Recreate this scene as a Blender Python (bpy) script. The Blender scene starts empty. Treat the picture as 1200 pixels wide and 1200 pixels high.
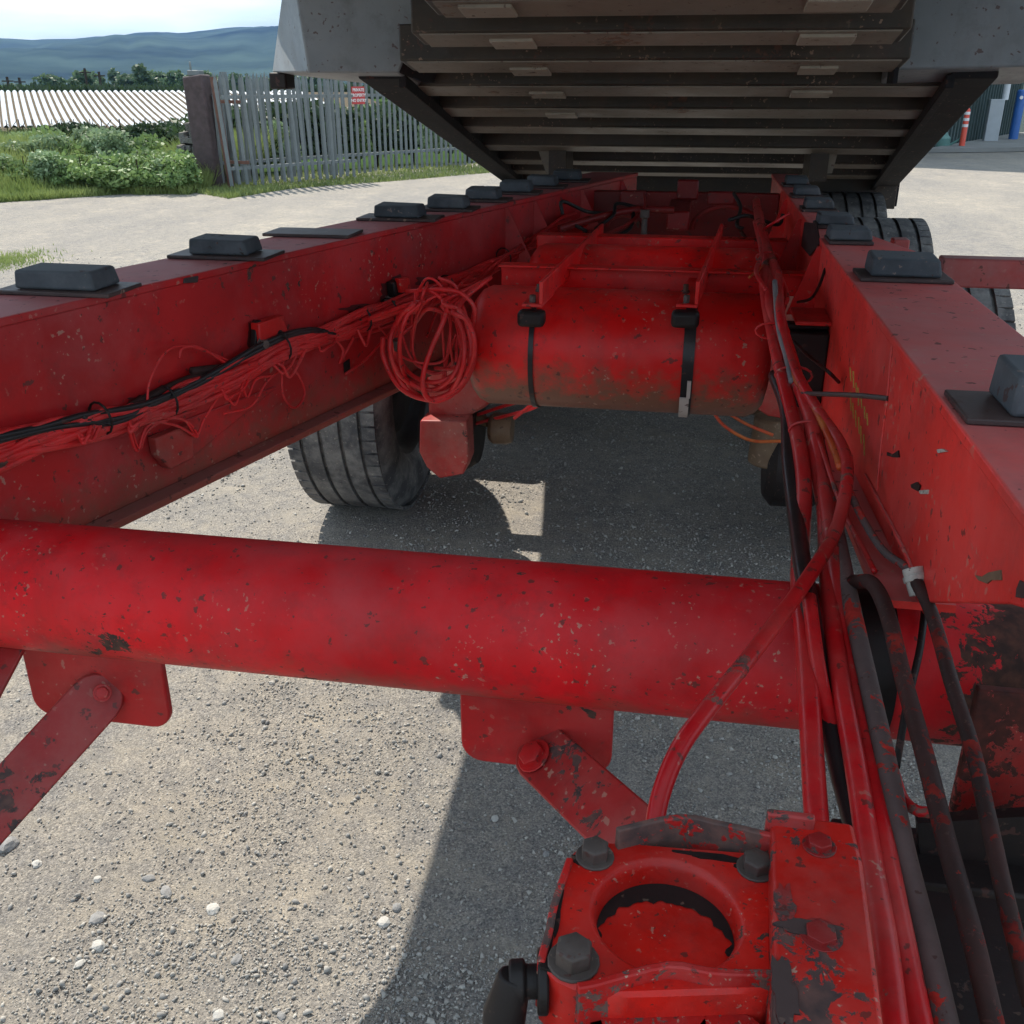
import bpy, bmesh, math, random
import numpy as np
from mathutils import Vector, Matrix, noise
random.seed(7); rng = np.random.default_rng(7)
C = bpy.context.scene.collection
sc = bpy.context.scene
R = math.radians
# ------------------------------------------------------------------ camera, sky, sun, exposure
F, HC, HZ, AX = 1150.0, 1.62, 98.0, 825.0
TH = math.atan((600 - HZ) / F); PSI = math.atan((AX - 600) * math.cos(TH) / F)
cam_d = bpy.data.cameras.new('camera'); cam = bpy.data.objects.new('camera', cam_d); C.objects.link(cam)
cam_d.sensor_width = 36; cam_d.lens = 36 * F / 1200; cam_d.clip_start = .02; cam_d.clip_end = 12000
cam.location = (0, 0, HC); cam.rotation_euler = (R(90) - TH, 0, PSI); sc.camera = cam
SUN = Vector((.49, -.66, -1)).normalized()          # direction the light travels
EL = math.asin(-SUN.z); AZ = math.atan2(-SUN.x, -SUN.y)
w = bpy.data.worlds.new('World'); sc.world = w; w.use_nodes = True
nt = w.node_tree; nt.nodes.clear()
sky = nt.nodes.new('ShaderNodeTexSky'); sky.sky_type = 'NISHITA'; sky.sun_disc = False
sky.sun_elevation = EL; sky.sun_rotation = AZ; sky.air_density = 1.0; sky.dust_density = .35; sky.ozone_density = 1.5
tc = nt.nodes.new('ShaderNodeTexCoord'); mp = nt.nodes.new('ShaderNodeMapping'); mp.inputs['Scale'].default_value = (1.2, 1.2, 7)
nz = nt.nodes.new('ShaderNodeTexNoise'); nz.inputs['Scale'].default_value = 2.2; nz.inputs['Detail'].default_value = 6
cr = nt.nodes.new('ShaderNodeValToRGB'); cr.color_ramp.elements[0].position = .36; cr.color_ramp.elements[1].position = .66
mx = nt.nodes.new('ShaderNodeMix'); mx.data_type = 'RGBA'
mx.inputs['B'].default_value = (1.50, 1.78, 1.92, 1)
bg = nt.nodes.new('ShaderNodeBackground'); bg.inputs['Strength'].default_value = .15
out = nt.nodes.new('ShaderNodeOutputWorld')
L = nt.links.new
L(tc.outputs['Generated'], mp.inputs['Vector']); L(mp.outputs[0], nz.inputs['Vector']); L(nz.outputs['Fac'], cr.inputs['Fac'])
ml = nt.nodes.new('ShaderNodeMath'); ml.operation = 'MULTIPLY_ADD'; ml.inputs[1].default_value = .28; ml.inputs[2].default_value = .74
L(cr.outputs['Color'], ml.inputs[0]); L(ml.outputs[0], mx.inputs['Factor']); L(sky.outputs[0], mx.inputs['A']); L(mx.outputs['Result'], bg.inputs['Color']); L(bg.outputs[0], out.inputs['Surface'])
sd = bpy.data.lights.new('sun', 'SUN'); sd.energy = 2.0; sd.angle = R(.5); sd.color = (1, .93, .82)
so = bpy.data.objects.new('sun', sd); C.objects.link(so); so.rotation_euler = SUN.to_track_quat('-Z', 'Y').to_euler(); so.location = (-20, 20, 40)
sc.view_settings.view_transform = 'Standard'; sc.view_settings.look = 'None'; sc.view_settings.gamma = 1
sc.view_settings.use_curve_mapping = False; sc.view_settings.exposure = 1.85
sc.cycles.max_bounces = 8; sc.cycles.diffuse_bounces = 5; sc.cycles.volume_bounces = 0
# ------------------------------------------------------------------ measuring: pixel of the photo + a plane of the place -> point
def ray(x, y):
    u = (x - 600) / F; v = (600 - y) / F; s, c = math.sin(TH), math.cos(TH)
    Y = c + v * s; Z = v * c - s
    return Vector((u * math.cos(PSI) - Y * math.sin(PSI), u * math.sin(PSI) + Y * math.cos(PSI), Z))
O = Vector((0, 0, HC))
def atz(x, y, z=0.0): k = ray(x, y); return O + k * ((z - HC) / k.z)
def aty(x, y, Y): k = ray(x, y); return O + k * (Y / k.y)
def atx(x, y, X): k = ray(x, y); return O + k * (X / k.x)
LN = Vector((1, -.279, 0)); LP = Vector((-.52, 5.06, 0))
def webx(Y): return -.52 + .279 * (Y - 5.06)
def atweb(x, y, off=0.0): k = ray(x, y); p = LP + Vector((off, 0, 0)); return O + k * ((p - O).dot(LN) / k.dot(LN))
# ------------------------------------------------------------------ materials
def mat(name):
    m = bpy.data.materials.new(name); m.use_nodes = True; n = m.node_tree.nodes
    b = n['Principled BSDF']; return m, m.node_tree, b
def noise_n(t, scale, detail=4, rough=.55, coord='Object', dist=0, vscale=None):
    tc = t.nodes.new('ShaderNodeTexCoord'); n = t.nodes.new('ShaderNodeTexNoise')
    n.inputs['Scale'].default_value = scale; n.inputs['Detail'].default_value = detail; n.inputs['Roughness'].default_value = rough; n.inputs['Distortion'].default_value = dist
    if vscale:
        m = t.nodes.new('ShaderNodeMapping'); m.inputs['Scale'].default_value = vscale
        t.links.new(tc.outputs[coord], m.inputs['Vector']); t.links.new(m.outputs[0], n.inputs['Vector'])
    else: t.links.new(tc.outputs[coord], n.inputs['Vector'])
    return n.outputs['Fac']
def ramp(t, fac, a, b, ca=(0, 0, 0, 1), cb=(1, 1, 1, 1)):
    r = t.nodes.new('ShaderNodeValToRGB'); e = r.color_ramp.elements
    e[0].position = a; e[1].position = b; e[0].color = ca; e[1].color = cb
    t.links.new(fac, r.inputs['Fac']); return r.outputs['Color']
def mixc(t, fac, a, b, mode='MIX'):
    m = t.nodes.new('ShaderNodeMix'); m.data_type = 'RGBA'; m.blend_type = mode
    if isinstance(fac, (int, float)): m.inputs['Factor'].default_value = fac
    else: t.links.new(fac, m.inputs['Factor'])
    for k, v in (('A', a), ('B', b)):
        if isinstance(v, tuple): m.inputs[k].default_value = (*v[:3], 1)
        else: t.links.new(v, m.inputs[k])
    return m.outputs['Result']
def math_n(t, op, a, b=0.0, clamp=False):
    m = t.nodes.new('ShaderNodeMath'); m.operation = op; m.use_clamp = clamp
    for i, v in enumerate((a, b)):
        if isinstance(v, (int, float)): m.inputs[i].default_value = v
        else: t.links.new(v, m.inputs[i])
    return m.outputs[0]
def bump(t, b, h, strength, dist):
    n = t.nodes.new('ShaderNodeBump'); n.inputs['Strength'].default_value = strength; n.inputs['Distance'].default_value = dist
    t.links.new(h, n.inputs['Height']); t.links.new(n.outputs[0], b.inputs['Normal'])
def paint(name, base, dust=.3, chips=.0, grime=.0, dustcol=(.34, .24, .21), chipcol=(.045, .03, .026), rough=.42, specks=.5, topdust=0.0, fine=1.0, axis_dark=None, mud=None):
    m, t, b = mat(name)
    v = ramp(t, noise_n(t, 2.3 * fine, 5), .3, .72, (*[c * .62 for c in base], 1), (*[min(1, c * 1.18) for c in base], 1))
    v = mixc(t, ramp(t, noise_n(t, 11 * fine, 8, .75), .50, .80), v, tuple(c * .45 + .012 for c in base))
    # chalky dust film
    g = ramp(t, noise_n(t, 5 * fine, 8, .68), .42, .75)
    df = math_n(t, 'MULTIPLY', g, dust)
    if topdust:
        ge = t.nodes.new('ShaderNodeNewGeometry'); sx = t.nodes.new('ShaderNodeSeparateXYZ'); t.links.new(ge.outputs['Normal'], sx.inputs[0])
        up = ramp(t, sx.outputs['Z'], .55, .98)
        n2 = ramp(t, noise_n(t, 9 * fine, 6, .6, vscale=(1, 1, 1)), .25, .7, (.45, .45, .45, 1))
        df = math_n(t, 'MAXIMUM', df, math_n(t, 'MULTIPLY', math_n(t, 'MULTIPLY', up, n2), topdust))
    col = mixc(t, df, v, dustcol)
    # brown streaks running down
    st = ramp(t, noise_n(t, 7 * fine, 5, .6, vscale=(1, 1, .18)), .56, .78)
    col = mixc(t, math_n(t, 'MULTIPLY', st, .16 + .4 * grime), col, (.10, .035, .03))
    if mud:
        tcm = t.nodes.new('ShaderNodeTexCoord'); sm_ = t.nodes.new('ShaderNodeSeparateXYZ'); t.links.new(tcm.outputs['Object'], sm_.inputs[0])
        mr = t.nodes.new('ShaderNodeMapRange'); mr.inputs['From Min'].default_value = mud[0]; mr.inputs['From Max'].default_value = mud[1]; t.links.new(sm_.outputs['Z'], mr.inputs['Value'])
        mm = ramp(t, math_n(t, 'ADD', math_n(t, 'MULTIPLY', mr.outputs[0], .6), noise_n(t, 22, 7, .72)), .62, 1.05)
        col = mixc(t, math_n(t, 'MULTIPLY', mm, mud[2]), col, (.17, .085, .055))
    # pale specks
    sp = ramp(t, noise_n(t, 80 * fine, 2, .5), .655, .68)
    sp2 = ramp(t, noise_n(t, 6 * fine, 3, .5), .48, .62)
    spf = math_n(t, 'MULTIPLY', math_n(t, 'MULTIPLY', sp, sp2), specks)
    col = mixc(t, spf, col, (.42, .27, .2))
    ds = ramp(t, noise_n(t, 48 * fine, 3, .55), .655, .675)
    col = mixc(t, math_n(t, 'MULTIPLY', ds, .75), col, (.07, .03, .025))
    # chips down to dark rusty steel
    big = noise_n(t, 3.5 * fine, 3, .5); sm = noise_n(t, 26 * fine, 7, .7, dist=.4)
    cf = ramp(t, math_n(t, 'ADD', math_n(t, 'MULTIPLY', big, .5), math_n(t, 'MULTIPLY', sm, .5)), .635 - chips * .17, .645 - chips * .17)
    if axis_dark:  # darkens along one axis with a ragged edge
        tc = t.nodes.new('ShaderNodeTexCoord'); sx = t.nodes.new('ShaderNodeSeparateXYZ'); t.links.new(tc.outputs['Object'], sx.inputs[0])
        ax, lo, hi, amt = axis_dark
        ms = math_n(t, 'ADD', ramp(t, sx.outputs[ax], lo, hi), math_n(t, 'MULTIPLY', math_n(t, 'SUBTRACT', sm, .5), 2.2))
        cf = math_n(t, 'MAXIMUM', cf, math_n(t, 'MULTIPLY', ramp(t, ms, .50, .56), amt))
    rust = ramp(t, noise_n(t, 60, 4), .35, .7, (*chipcol, 1), (chipcol[0] * 2.6, chipcol[1] * 1.9, chipcol[2] * 1.6, 1))
    col = mixc(t, cf, col, rust)
    t.links.new(col, b.inputs['Base Color'])
    ro = math_n(t, 'ADD', math_n(t, 'MULTIPLY', math_n(t, 'MAXIMUM', df, cf), .38), math_n(t, 'ADD', rough - .06, math_n(t, 'MULTIPLY', noise_n(t, 30, 4), .14)))
    t.links.new(ro, b.inputs['Roughness']); b.inputs['Specular IOR Level'].default_value = .30
    h = math_n(t, 'ADD', math_n(t, 'MULTIPLY', noise_n(t, 160, 3), .25), math_n(t, 'SUBTRACT', math_n(t, 'MULTIPLY', noise_n(t, 14, 4), .6), math_n(t, 'MULTIPLY', cf, .9)))
    bump(t, b, h, .35, .0022)
    return m
RED = (.50, .012, .012)
M = {}
M['rail'] = paint('shaded red rail paint', (.50, .012, .014), mud=(1.02, .88, .6), dust=.25, chips=.03, grime=.4, dustcol=(.42, .19, .19), topdust=.9, specks=.6)
M['rail_lit'] = paint('lit red rail paint', (.80, .036, .028), dust=.2, chips=.03, grime=.2, dustcol=(.50, .20, .19), topdust=.8, specks=.5)  # same paint as the left rail, brightened for the light it gets
M['tube'] = paint('red tube paint', (.74, .006, .012), mud=(.90, .80, .5), dust=.25, chips=.03, grime=.4, rough=.52, specks=.6, dustcol=(.46, .14, .15), fine=1.5, axis_dark=(0, .28, .46, 1))
M['tank'] = paint('red tank paint', (.80, .007, .007), mud=(1.05, .90, .95), dust=.2, chips=.05, grime=.5, rough=.4, specks=.7)
M['red'] = paint('red painted steel', (.62, .009, .008), dust=.14, chips=.12, grime=.4, specks=.6)
M['lug'] = paint('red lug paint', (.50, .012, .014), dust=.2, chips=.14, grime=.35, specks=.4)
M['bar'] = paint('worn red stay paint', (.34, .018, .018), dust=.3, chips=.42, grime=.6, chipcol=(.05, .035, .035))
M['hang'] = paint('mud sprayed red steel', (.42, .03, .025), dust=.85, chips=.3, grime=.8, dustcol=(.30, .15, .12))
M['valve'] = paint('red valve paint', (.66, .016, .010), dust=.12, chips=.05, grime=.15, rough=.33, specks=.6, fine=3)
M['valvew'] = paint('chipped red valve paint', (.50, .016, .014), dust=.35, chips=.95, grime=.5, specks=.9, fine=2.6, chipcol=(.07, .05, .048), dustcol=(.28, .2, .19))
M['hose'] = paint('red overpainted hose', (.56, .009, .014), dust=.25, chips=.34, chipcol=(.10, .05, .045), grime=.3, rough=.3, specks=.6, dustcol=(.42, .24, .2))
M['cable'] = paint('red overpainted cable', (.70, .02, .022), dust=.2, chips=.12, grime=.2, rough=.4, fine=2, dustcol=(.42, .22, .2))
M['shade_red'] = paint('grimy red steel with rear shade', (.20, .008, .008), dust=.3, chips=.4, grime=.7, dustcol=(.12, .05, .045))  # red darkened so the rear parts carry their shade in the colour
M['worn'] = paint('rubber hose with flaking red', (.115, .082, .078), dust=.6, chips=.5, rough=.75, dustcol=(.2, .14, .13), specks=.2, fine=1.6, chipcol=(.24, .022, .018))
M['blackhose'] = paint('black hose', (.02, .018, .02), dust=.18, rough=.3, dustcol=(.16, .06, .05), specks=.1)
M['oilhose'] = paint('oily hose', (.03, .014, .012), dust=.6, chips=.6, fine=2.2, chipcol=(.09, .010, .008), rough=.65, dustcol=(.09, .035, .03), specks=.1)
M['orange'] = paint('orange rubbed hose', (.55, .06, .02), dust=.7, rough=.4, dustcol=(.62, .26, .06), specks=.2, fine=3)
M['greystrip'] = paint('grey tape', (.2, .19, .2), dust=.4, rough=.6, specks=.1)
M['rubber'] = paint('rubber pad', (.05, .058, .07), dust=.75, rough=.65, dustcol=(.17, .18, .195), topdust=.6, specks=.4, chipcol=(.02, .02, .02))
M['plate'] = paint('dark oily plate', (.05, .035, .035), dust=.45, chips=.0, grime=.6, dustcol=(.16, .10, .09), topdust=.4)
M['dark'] = paint('black grease and shade', (.012, .009, .009), dust=.2, rough=.5, dustcol=(.06, .03, .025), specks=.2)
M['steel'] = paint('dull bolt steel', (.09, .07, .062), dust=.5, chips=.4, rough=.5, dustcol=(.2, .15, .13), fine=2)
M['zinc'] = paint('pale fitting', (.52, .49, .44), dust=.4, rough=.45, dustcol=(.3, .25, .2), fine=3)
M['strap'] = paint('black strap with peeling paint', (.02, .016, .018), dust=.1, chips=.0, rough=.3, specks=0)
M['white'] = paint('pale peeled strap', (.50, .44, .42), dust=.3, rough=.5)
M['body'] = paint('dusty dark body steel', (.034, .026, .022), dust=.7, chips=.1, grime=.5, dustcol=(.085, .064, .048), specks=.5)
M['mud'] = paint('road dust and ground bounce on steel', (.20, .17, .14), dust=.6, chips=.12, grime=.5, dustcol=(.27, .23, .185), chipcol=(.10, .08, .065))  # dust colour paled to include light bounced off the ground
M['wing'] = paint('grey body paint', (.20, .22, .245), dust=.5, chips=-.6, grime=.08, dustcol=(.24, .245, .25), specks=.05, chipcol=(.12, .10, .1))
M['sill'] = paint('black sill paint', (.012, .012, .015), rough=.9, dust=.4, dustcol=(.03, .028, .03))
M['dustyred'] = paint('sun faded dusty red', (.36, .05, .05), dust=.8, topdust=.8, dustcol=(.30, .18, .17))
M['shiny'] = paint('rubbed plate', (.34, .30, .25), dust=.6, chips=.1, dustcol=(.28, .24, .19))
M['yellow'] = paint('yellow chalk', (.55, .36, .08), dust=.3, dustcol=(.5, .1, .05))
M['brown'] = paint('brown muddy casting', (.15, .09, .055), dust=.7, dustcol=(.26, .19, .12), chips=.1)
def plain(name, col, rough=.7, var=.25, scale=6, b2=None, bumpd=0):
    m, t, b = mat(name)
    c = ramp(t, noise_n(t, scale, 6, .6), .3, .7, (*[x * (1 - var) for x in col], 1), (*[min(1, x * (1 + var)) for x in (b2 or col)], 1))
    t.links.new(c, b.inputs['Base Color']); b.inputs['Roughness'].default_value = rough
    if rough > .9: b.inputs['Specular IOR Level'].default_value = 0
    if bumpd: bump(t, b, noise_n(t, scale * 3, 6, .65), .6, bumpd)
    return m
# tyres
m, t, b = mat('dusty tyre rubber'); M['tyre'] = m
d1 = ramp(t, noise_n(t, 9, 8, .7), .40, .68, (.055, .055, .06, 1), (.22, .21, .20, 1))
d2 = ramp(t, noise_n(t, 70, 3, .6), .62, .70)
t.links.new(mixc(t, math_n(t, 'MULTIPLY', d2, .55), d1, (.34, .31, .27)), b.inputs['Base Color']); b.inputs['Roughness'].default_value = .78
bump(t, b, noise_n(t, 60, 5), .5, .004)
# gravel yard
m, t, b = mat('compacted gravel'); M['gravel'] = m
tcn = t.nodes.new('ShaderNodeTexCoord')
def voro(scale, feat='F1', out='Distance'):
    v = t.nodes.new('ShaderNodeTexVoronoi'); v.feature = feat; v.inputs['Scale'].default_value = scale
    t.links.new(tcn.outputs['Object'], v.inputs['Vector']); return v.outputs[out]
base = ramp(t, noise_n(t, 1.7, 8, .68), .36, .66, (.300, .283, .255, 1), (.455, .415, .355, 1))
base = mixc(t, ramp(t, noise_n(t, .9, 6, .65), .42, .6), base, mixc(t, .55, base, (.26, .255, .25)))
cells = ramp(t, voro(190, out='Color'), .1, .95, (.16, .16, .165, 1), (.46, .435, .40, 1))
cellm = ramp(t, noise_n(t, 5, 6, .7), .32, .52)
base = mixc(t, math_n(t, 'MULTIPLY', cellm, .8), base, cells)
finer = ramp(t, noise_n(t, 240, 4, .7), .35, .68, (.6, .6, .6, 1), (1.25, 1.22, 1.18, 1))
base = mixc(t, 1.0, base, finer, 'MULTIPLY')
base = mixc(t, 1.0, base, ramp(t, noise_n(t, 14, 9, .75), .34, .66, (.80, .81, .84, 1), (1.15, 1.12, 1.06, 1)), 'MULTIPLY')
base = mixc(t, 1.0, base, ramp(t, noise_n(t, .8, 7, .7, vscale=(1, .35, 1)), .36, .62, (.84, .85, .88, 1), (1.08, 1.06, 1.03, 1)), 'MULTIPLY')
t.links.new(base, b.inputs['Base Color']); b.inputs['Roughness'].default_value = .95; b.inputs['Specular IOR Level'].default_value = .08
hh = math_n(t, 'ADD', math_n(t, 'MULTIPLY', noise_n(t, 55, 9, .8), 1.5), math_n(t, 'ADD', math_n(t, 'MULTIPLY', noise_n(t, 9, 4, .6), .8), math_n(t, 'MULTIPLY', math_n(t, 'SUBTRACT', .5, voro(190)), math_n(t, 'MULTIPLY', cellm, .5))))
bump(t, b, hh, 1.0, .0048)
# loose stones: colour from each stone's own vertex attribute
m, t, b = mat('loose stones'); M['stones'] = m
at = t.nodes.new('ShaderNodeAttribute'); at.attribute_name = 'shade'
sc_ = ramp(t, at.outputs['Fac'], 0, 1, (.20, .197, .195, 1), (.50, .47, .425, 1))
t.links.new(mixc(t, 1.0, sc_, ramp(t, noise_n(t, 150, 3), .3, .7, (.8, .8, .8, 1), (1.1, 1.1, 1.08, 1)), 'MULTIPLY'), b.inputs['Base Color']); b.inputs['Roughness'].default_value = .9
M['whitestone'] = plain('pale quartz', (.43, .415, .385), .8, .15, 60, bumpd=.002)
M['greystone'] = plain('grey stone', (.24, .235, .23), .85, .25, 60, bumpd=.002)
M['land'] = plain('rough farmland', (.05, .085, .03), .95, .4, .08)
M['hill'] = plain('wooded hillside', (.016, .028, .026), .95, .5, .004, b2=(.04, .06, .045))
M['soil'] = plain('field soil', (.12, .10, .075), .95)
M['poly'] = plain('white crop sheeting', (.50, .52, .55), .5, .06, 1.5)
M['wall'] = plain('rough wall stone', (.11, .105, .095), .95, .5, 9, b2=(.20, .19, .18), bumpd=.015)
M['post'] = plain('weathered brown post', (.085, .06, .062), .85, .25, 12, bumpd=.004)
M['rustpost'] = plain('rusty angle post', (.16, .075, .055), .85, .3, 12)
M['galv'] = plain('galvanised steel', (.165, .185, .19), .5, .15, 6)
M['sign'] = plain('red sign plate', (.50, .05, .05), .5, .1, 5)
M['ink'] = plain('white lettering', (.85, .82, .82), .6, .03, 5)
M['clad'] = plain('dark green cladding', (.055, .085, .085), .55, .12, 1.5)
M['pipew'] = plain('pale plastic pipe', (.62, .66, .70), .4, .06, 3)
M['guard'] = plain('grey pipe guard', (.40, .43, .46), .6, .1, 3)
M['obol'] = plain('orange bollard plastic', (.75, .09, .05), .45, .08, 3)
M['bbol'] = plain('blue bollard paint', (.03, .13, .42), .4, .1, 3)
M['apron'] = plain('concrete apron', (.22, .22, .215), .9, .15, 1.2)
M['bin'] = plain('pale green plastic', (.10, .22, .20), .5, .15, 8)
M['bark'] = plain('bark', (.06, .045, .035), .95, .3, 10)
def leafm(name, a, bcol, sc=1.2):
    m, t, b = mat(name)
    oi = t.nodes.new('ShaderNodeObjectInfo')
    c = ramp(t, noise_n(t, sc, 5, .7), .32, .68, (*a, 1), (*bcol, 1))
    hs = t.nodes.new('ShaderNodeHueSaturation'); t.links.new(c, hs.inputs['Color'])
    t.links.new(math_n(t, 'ADD', .82, math_n(t, 'MULTIPLY', oi.outputs['Random'], .4)), hs.inputs['Value'])
    t.links.new(hs.outputs[0], b.inputs['Base Color']); b.inputs['Roughness'].default_value = .6
    tr = t.nodes.new('ShaderNodeBsdfTranslucent'); t.links.new(hs.outputs[0], tr.inputs['Color'])
    ms = t.nodes.new('ShaderNodeMixShader'); ms.inputs[0].default_value = .3
    t.links.new(b.outputs[0], ms.inputs[1]); t.links.new(tr.outputs[0], ms.inputs[2]); t.links.new(ms.outputs[0], t.nodes['Material Output'].inputs['Surface'])
    return m
M['leaf'] = leafm('nettle green', (.10, .18, .06), (.26, .36, .13))
M['leafp'] = leafm('pale grey green', (.15, .22, .12), (.30, .40, .22))
M['leafd'] = leafm('dark hedge green', (.025, .05, .022), (.06, .10, .04))
M['leaft'] = leafm('tree green', (.06, .11, .055), (.13, .19, .10), .4)
M['grass'] = leafm('verge grass', (.14, .20, .05), (.29, .34, .12), .9)
# ------------------------------------------------------------------ mesh helpers
wloc = {}
def tag(o, label=None, cat=None, group=None, kind=None):
    if label: o['label'] = label
    if cat: o['category'] = cat
    if group: o['group'] = group
    if kind: o['kind'] = kind
    return o
def empty(name, loc, label, cat, group=None):
    o = bpy.data.objects.new(name, None); C.objects.link(o); o.location = loc; wloc[o.name] = Vector(loc)
    return tag(o, label, cat, group)
def adopt(o, parent):
    if parent is not None:
        o.parent = parent; o.matrix_parent_inverse = Matrix.Translation(-wloc.get(parent.name, Vector()))
    return o
CHS = [False]; S = .735              # the chassis frame is built at this size and lifted to its deck height
def ch(p): return Vector((p[0] * S, p[1] * S, p[2] * S + HC * (1 - S))) if CHS[0] else Vector(p)
class MB:
    def __init__(s): s.v = []; s.f = []; s.m = []; s.cur = 0
    def add(s, v, f):
        n = len(s.v); s.v += [tuple(p) for p in v]; s.f += [tuple(i + n for i in q) for q in f]; s.m += [s.cur] * len(f); return s
    def box(s, c, d, rot=None):
        h = [x / 2 for x in d]; P = []
        for z in (-1, 1):
            for x, y in ((-1, -1), (1, -1), (1, 1), (-1, 1)):
                p = Vector((x * h[0], y * h[1], z * h[2]))
                if rot is not None: p = rot @ p
                P.append(p + Vector(c))
        return s.add(P, [(3, 2, 1, 0), (4, 5, 6, 7), (0, 1, 5, 4), (1, 2, 6, 5), (2, 3, 7, 6), (3, 0, 4, 7)])
    def ext(s, poly, vec):                       # polygon swept along vec
        n = len(poly); poly = [Vector(p) for p in poly]; vec = Vector(vec)
        nrm = Vector()
        for i in range(n): nrm += (poly[i] - poly[0]).cross(poly[(i + 1) % n] - poly[0])
        if nrm.dot(vec) > 0: poly = poly[::-1]
        top = [p + vec for p in poly]
        return s.add(poly + top, [tuple(range(n)), tuple(reversed(range(n, 2 * n)))] + [(i + n, (i + 1) % n + n, (i + 1) % n, i)[::1] for i in range(n)])
    def hexa(s, a, b):                           # 4-gon a to 4-gon b
        return s.add(list(a) + list(b), [(0, 1, 2, 3), (7, 6, 5, 4), (4, 5, 1, 0), (5, 6, 2, 1), (6, 7, 3, 2), (7, 4, 0, 3)])
    def tube(s, pts, r, n=10, cap=True):
        pts = [Vector(p) for p in pts]; rs = r if isinstance(r, (list, tuple)) else [r] * len(pts)
        T = [(pts[min(i + 1, len(pts) - 1)] - pts[max(i - 1, 0)]).normalized() for i in range(len(pts))]
        up = Vector((0, 0, 1)) if abs(T[0].z) < .9 else Vector((1, 0, 0)); V = []; a = T[0].cross(up).normalized()
        for i, p in enumerate(pts):
            a = (a - T[i] * a.dot(T[i])).normalized(); b = T[i].cross(a)
            for k in range(n):
                q = 2 * math.pi * k / n; V.append(p + (a * math.cos(q) + b * math.sin(q)) * rs[i])
        Fs = []
        for i in range(len(pts) - 1):
            for k in range(n):
                k2 = (k + 1) % n; Fs.append((i * n + k, (i + 1) * n + k, (i + 1) * n + k2, i * n + k2)[::-1])
        if cap: Fs += [tuple(range(n))[::-1], tuple(range((len(pts) - 1) * n, len(pts) * n))]
        return s.add(V, Fs)
    def lathe(s, prof, c, axis='X', n=48):       # prof: (along, radius)
        V = []; Fs = []
        for a_, r in prof:
            for k in range(n):
                q = 2 * math.pi * k / n; x, y = r * math.cos(q), r * math.sin(q)
                p = {'X': (a_, x, y), 'Y': (x, a_, y), 'Z': (x, y, a_)}[axis]; V.append(Vector(p) + Vector(c))
        for i in range(len(prof) - 1):
            for k in range(n):
                k2 = (k + 1) % n; Fs.append((i * n + k, i * n + k2, (i + 1) * n + k2, (i + 1) * n + k))
        return s.add(V, Fs)
    def build(s, name, m, parent=None, bevel=0, smooth=True, fix=True):
        me = bpy.data.meshes.new(name); me.from_pydata([tuple(ch(p)) for p in s.v] if CHS[0] else s.v, [], s.f)
        for x in (m if isinstance(m, (list, tuple)) else [m]): me.materials.append(x)
        me.polygons.foreach_set('material_index', s.m)
        if fix:
            bm = bmesh.new(); bm.from_mesh(me); bmesh.ops.recalc_face_normals(bm, faces=bm.faces)
            for e in bm.edges: e.smooth = e.calc_face_angle(0) < .7
            for f in bm.faces: f.smooth = smooth
            bm.to_mesh(me); bm.free()
        o = bpy.data.objects.new(name, me); C.objects.link(o); adopt(o, parent)
        if bevel:
            b = o.modifiers.new('bevel', 'BEVEL'); b.width = bevel; b.segments = 2; b.limit_method = 'ANGLE'; b.angle_limit = R(40)
        return o
def cr_path(P, k=8):
    P = [Vector(p) for p in P]; Q = [P[0] * 2 - P[1]] + P + [P[-1] * 2 - P[-2]]; out = []
    for i in range(1, len(Q) - 2):
        a, b, c, d = Q[i - 1:i + 3]
        for j in range(k):
            u = j / k; out.append(.5 * ((2 * b) + (c - a) * u + (2 * a - 5 * b + 4 * c - d) * u * u + (3 * b - a - 3 * c + d) * u ** 3))
    out.append(P[-1]); return out
def hexbolt(name, c, r, h, m, parent, axis='Z', washer=True):
    mb = MB(); A = {'Z': Vector((0, 0, 1)), 'X': Vector((-1, 0, 0)), 'Y': Vector((0, -1, 0))}[axis] if isinstance(axis, str) else axis
    c = Vector(c)
    if washer: mb.tube([c, c + A * h * .18], r * 1.35, 16)
    mb.tube([c + A * h * .1, c + A * h * .92, c + A * h], [r, r, r * .85], 6)
    return mb.build(name, m, parent, bevel=r * .06)
# ------------------------------------------------------------------ the ground, land and hills
def smooth_noise(x, y, s): return noise.noise(Vector((x * s, y * s, 0)))
edge = [atz(-500, 262, 0), atz(-120, 243, 0), atz(0, 235, 0), atz(150, 225, 0), atz(228, 226, 0), atz(300, 216, 0), atz(430, 207, 0), atz(560, 196, 0)]
edge = [Vector((p.x, p.y)) for p in edge]
dl = (edge[-1] - edge[-2]).normalized(); edge += [edge[-1] + dl * 14, edge[-1] + dl * 45]
edge = [edge[0] + (edge[0] - edge[1]).normalized() * 40] + edge
def beyond(x, y):
    p = Vector((x, y)); best = 1e9; sg = -1
    for a, b_ in zip(edge[:-1], edge[1:]):
        ab = b_ - a; u = max(0, min(1, (p - a).dot(ab) / ab.length_squared)); q = a + ab * u; dd = (p - q).length
        if dd < best: best = dd; sg = ab.x * (p.y - a.y) - ab.y * (p.x - a.x)
    return best if sg > 0 else -best
def axis_pts(lo, hi, n, k=3.2):
    u = np.linspace(-1, 1, n); s = np.sinh(u * k) / math.sinh(k); return np.where(s < 0, -s * lo, s * hi)
xs = axis_pts(-45, 60, 170, 4.2); ys = axis_pts(-25, 75, 190, 4.2) + 2.0
V = []; idx = {}; Fs = []
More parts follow.
